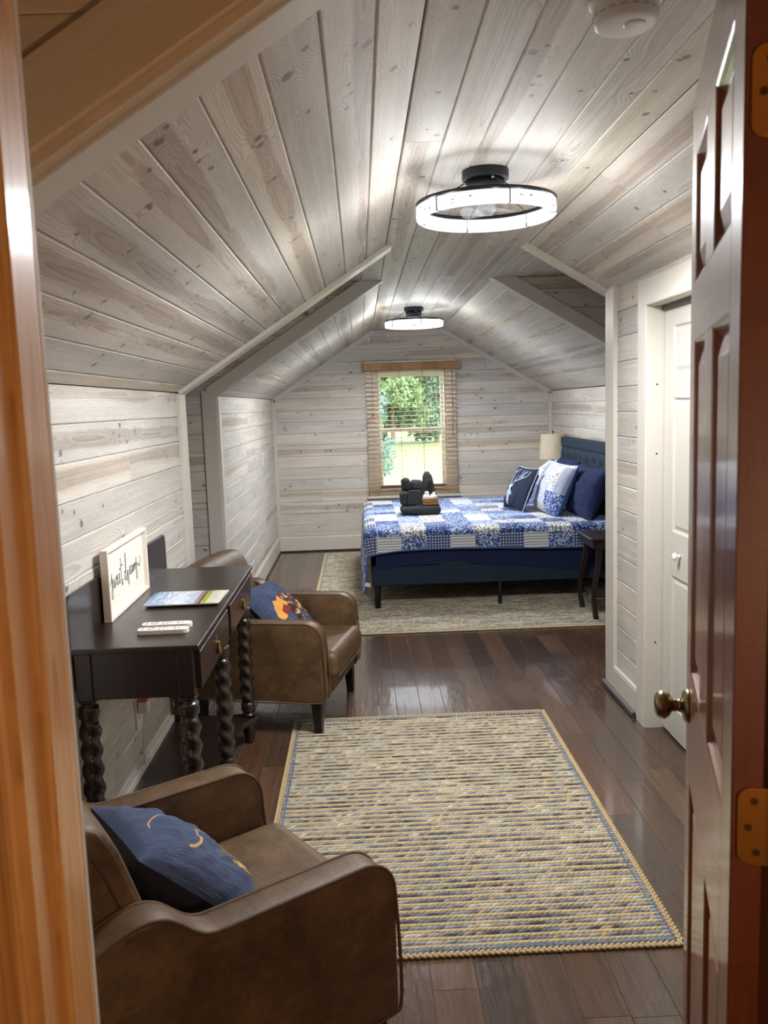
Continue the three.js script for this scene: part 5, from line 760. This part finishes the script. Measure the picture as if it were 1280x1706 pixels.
// towels and basket on the bed
const terry = tex(256, 256, (i, j) => 128 + 150 * (fbm(i / 3, j / 3, 3, 2) - 0.5), false);
const towelMat = std({ color: 0x3a3c40, roughness: 1, bumpMap: rep(terry, 3, 3), bumpScale: 0.004 });
function lump(w, h, d, seed, amp = 0.006, r = 0.02, extra) { const g = new RoundedBoxGeometry(w, h, d, 7, r), p = g.attributes.position; for (let i = 0; i < p.count; i++) { const v = V(p.getX(i), p.getY(i), p.getZ(i)), n = V(v.x / w, v.y / h, v.z / d).normalize(); v.addScaledVector(n, amp * 2 * (fbm(v.x * 16 + seed, v.y * 16 + v.z * 13, seed, 2) - 0.5)); if (extra) extra(v); p.setXYZ(i, v.x, v.y, v.z); } g.computeVertexNormals(); return g; }
function towel(label, pos, rot, pieces, group) { const t = thing('towel', label, 'towel', pos, 0, group); t.rotation.set(...rot); pieces.forEach(([n, g, p, q]) => part(t, n, g, towelMat, p, q)); return t; }
const TZ = -7.02, TY = 0.6;
towel('charcoal bath towel folded into a long flat roll under the other towels', [0.472, TY + 0.036, TZ + 0.06], [0, 0.02, 0], [['fold', lump(0.325, 0.068, 0.2, 2, 0.006, 0.03)], ['loose_end', lump(0.2, 0.02, 0.16, 5, 0.003, 0.009), [0.05, 0.033, -0.01], [0, 0.1, 0]]]);
towel('square folded charcoal towel standing at the front left of the stack', [0.427, TY + 0.136, TZ + 0.09], [-0.1, 0.05, -0.02], [['fold', lump(0.113, 0.132, 0.04, 8, 0.004, 0.016)], ['second_layer', lump(0.108, 0.124, 0.03, 9, 0.004, 0.013), [0.002, -0.003, -0.03]]]);
towel('charcoal towel roll on end at the left edge of the stack', [0.345, TY + 0.128, TZ + 0.04], [0, 0.3, 0.03], [['roll', lump(0.07, 0.118, 0.1, 12, 0.005, 0.03)], ['rolled_edge', lump(0.03, 0.112, 0.03, 14, 0.003, 0.013), [-0.012, 0, 0.05]]]);
towel('charcoal washcloth rolled upright at the upper left of the stack', [0.363, TY + 0.235, TZ - 0.03], [0.05, 0, 0.12], [['roll', lump(0.078, 0.12, 0.08, 17, 0.006, 0.035)], ['rolled_edge', lump(0.025, 0.09, 0.03, 18, 0.003, 0.011), [-0.025, 0.01, 0.036]]]);
towel('charcoal washcloth bundled at the middle top of the stack', [0.452, TY + 0.225, TZ - 0.03], [0, 0.1, -0.05], [['fold', lump(0.115, 0.1, 0.09, 22, 0.008, 0.035)], ['second_layer', lump(0.1, 0.16, 0.06, 23, 0.005, 0.025), [0.01, -0.1, -0.01]]]);
towel('tall pointed charcoal towel at the right of the stack behind the basket', [0.568, TY + 0.165, TZ - 0.05], [0, 0, 0], [['drape', lump(0.15, 0.34, 0.11, 27, 0.006, 0.045, (v) => { const k = clamp((v.y + 0.17) / 0.34); v.x = v.x * (1 - 0.62 * k * k) - 0.025 * k; v.z *= 1 - 0.3 * k; })], ['fold_over', lump(0.05, 0.2, 0.05, 31, 0.004, 0.022), [-0.045, 0.02, 0.045], [0, 0, -0.32]]]);
{
  const t = thing('basket', 'small tan wooden slat basket among the charcoal towels', 'basket', [0.552, TY + 0.078, TZ + 0.085], 0.05), wd = std({ map: raw.col, color: 0xc8a06a, roughness: 0.6 });
  for (let k = 0; k < 3; k++) for (const s of [1, -1]) part(t, 'slat', boxUV(rbox(0.128 + 0.004 * k, 0.014, 0.004, 0.0015, 0, 0.01 + 0.017 * k, s * (0.044 + 0.001 * k)), 0.25), wd);
  for (let k = 0; k < 3; k++) for (const s of [1, -1]) part(t, 'end_slat', boxUV(rbox(0.004, 0.014, 0.084, 0.0015, s * (0.062 + 0.002 * k), 0.01 + 0.017 * k, 0), 0.25), wd);
  part(t, 'bottom', boxUV(span(-0.06, 0.06, 0, 0.004, -0.042, 0.042), 0.25), wd);
  const wm = std({ color: 0xeceae6, roughness: 0.5 });
  for (const [x, l, s] of [[-0.028, 'white wrapped soap bundle at the left inside the small basket', 3], [0.03, 'white wrapped soap bundle with a green tag at the right inside the small basket', 6]]) {
    const b = thing('soap_bundle', l, 'soap', [0.552 + x, TY + 0.09, TZ + 0.087]); part(b, 'wrapper', lump(0.056, 0.07, 0.06, s, 0.01, 0.024).translate(0, 0.036, 0), wm); part(b, 'tuft', lump(0.03, 0.03, 0.03, s + 4, 0.008, 0.01).translate(0.004, 0.078, 0), wm);
    if (s === 6) part(b, 'tag', rbox(0.018, 0.014, 0.002, 0.0006, 0.008, 0.034, 0.036), std({ color: 0x7fa597, roughness: 0.7 }));
  }
}
// end tables
const tableWood = phys({ color: 0x2b201c, roughness: 0.38, clearcoat: 0.2 });
function endTable(label, x, z) {
  const t = thing('end_table', label, 'table', [x, 0, z]), w = 0.215, d = 0.205, h = 0.565;
  part(t, 'tabletop', rspan(-w, w, h - 0.02, h, -d, d, 0.006, 3), tableWood); parts(t, 'apron', [span(-w + 0.05, w - 0.05, h - 0.075, h - 0.02, d - 0.04, d - 0.025), span(-w + 0.05, w - 0.05, h - 0.075, h - 0.02, -d + 0.025, -d + 0.04), span(-w + 0.025, -w + 0.04, h - 0.075, h - 0.02, -d + 0.04, d - 0.04), span(w - 0.04, w - 0.025, h - 0.075, h - 0.02, -d + 0.04, d - 0.04)], tableWood);
  part(t, 'lower_shelf', rspan(-w + 0.04, w - 0.04, 0.15, 0.165, -d + 0.04, d - 0.04, 0.003), tableWood);
  for (const sx of [1, -1]) for (const sz of [1, -1]) {
    const g = grid(4, 26, (u, v) => { const y = (h - 0.021) * v, f = v, bow = 0.022 * Math.sin(Math.PI * 2 * (f - 0.08)) * (1 - f * 0.2) + 0.016 * (1 - f) ** 3, s = mix(0.0135, 0.0205, Math.abs(f - 0.35) * 1.4), c = [[1, 1], [-1, 1], [-1, -1], [1, -1], [1, 1]][Math.round(u * 4)]; return [c[0] * s + sx * bow, y, c[1] * s + sz * bow * 0.7]; }, null, true).toNonIndexed();
    g.computeVertexNormals(); part(t, 'leg', g, tableWood, [sx * (w - 0.045), 0, sz * (d - 0.035)]);
  }
  return t;
}
endTable('dark wooden end table with curved legs beside the bed, partly behind the closet wall', 1.735, -5.785);
endTable('dark wooden end table under the lamp, mostly behind the bed', 1.76, -8.32);
{
  const t = thing('table_lamp', 'table lamp with cream drum shade and branching antler stem behind the pillows', 'lamp', [1.86, 0.566, -8.2]), horn = std({ color: 0x3a2a20, roughness: 0.6 });
  part(t, 'base', lathe([[0, 0], [0.075, 0], [0.077, 0.01], [0.06, 0.022], [0.02, 0.03], [0, 0.032]], 28), horn);
  const st = part(t, 'stem', cyl(0.007, 0.009, 0.38, 0, 0.21, 0, 12), horn);
  for (const [a, y0, l, hh] of [[3.6, 0.2, 0.075, 0.11], [0.2, 0.24, 0.08, 0.1], [2.7, 0.1, 0.09, 0.09], [5.2, 0.12, 0.08, 0.12], [0.9, 0.16, 0.06, 0.1]]) part(st, 'antler', tube([[0, y0, 0], [Math.cos(a) * l * 0.55, y0 + hh * 0.25, Math.sin(a) * l * 0.55], [Math.cos(a) * l, y0 + hh, Math.sin(a) * l]], 0.006, 10, 7), horn);
  const linen = tex(256, 256, (i, j) => { const n = 20 * (vn(i / 1.5, j / 26, 2) - 0.5) + 20 * (vn(i / 26, j / 1.5, 4) - 0.5); return [226 + n, 213 + n, 190 + n]; });
  part(t, 'lamp_shade', lathe([[0.1285, 0.368], [0.131, 0.366], [0.113, 0.606], [0.1105, 0.606], [0.1285, 0.368]], 48), phys({ map: rep(linen, 4, 2), roughness: 0.9, transmission: 0.25, thickness: 0 }));
  part(t, 'spider', [box(0.22, 0.003, 0.004, 0, 0.598, 0), box(0.004, 0.003, 0.22, 0, 0.598, 0)], std({ color: 0x6b6152, metalness: 0.8, roughness: 0.4 })); part(t, 'harp', tube([[0, 0.4, 0], [0.04, 0.44, 0], [0.045, 0.54, 0], [0, 0.6, 0]], 0.002, 16, 6), std({ color: 0x6b6152, metalness: 0.8, roughness: 0.4 }));
  part(t, 'finial', lathe([[0, 0.64], [0.005, 0.634], [0.008, 0.626], [0.005, 0.618], [0.004, 0.6], [0, 0.6]], 14), horn);
}
// outlets on the left wall
function outlet(label, y, z, kind = 'outlet') {
  const t = thing('wall_outlet', label, 'outlet', [XL, y, z], Math.PI / 2), w = std({ color: 0xe9e5dc, roughness: 0.4 }), k = std({ color: 0x2b2826, roughness: 0.6 });
  part(t, 'cover_plate', rbox(0.072, 0.116, 0.006, 0.002, 0, 0, 0.004), w);
  for (const s of [1, -1]) { const f = part(t, 'socket', rbox(0.033, 0.028, 0.004, 0.006, 0, s * 0.021, 0.007), w); parts(f, 'slot', [box(0.002, 0.009, 0.001, -0.006, s * 0.021, 0.0092), box(0.002, 0.008, 0.001, 0.006, s * 0.021, 0.0092)], k); }
  return t;
}
outlet('white wall outlet low on the left wall under the desk', 0.36, -3.18); outlet('white wall outlet low on the left wall beyond the far armchair', 0.27, -7.35); outlet('white wall switch plate high on the left wall near the far corner', 1.05, -7.73);
{ const t = thing('power_adapter', 'small white power adapter with an orange cap and thin cable, plugged in under the desk', 'adapter', [XL + 0.012, 0.385, -3.18]); part(t, 'body', rbox(0.036, 0.046, 0.05, 0.005, 0.018, 0, 0.012), std({ color: 0xe2ddd2, roughness: 0.4 })); part(t, 'cap', rbox(0.03, 0.012, 0.04, 0.004, 0.02, 0.028, 0.012), std({ color: 0xc4622c, roughness: 0.5 })); part(t, 'cable', tube([[0.018, -0.023, 0.01], [0.01, -0.135, 0.025], [0.004, -0.285, 0.0], [0.018, -0.373, 0.03], [0.048, -0.381, 0.18]], 0.0028, 40, 8), std({ color: 0xd9d4c8, roughness: 0.5 })); }

scene.updateMatrixWorld(true);
renderer.render(scene, camera);
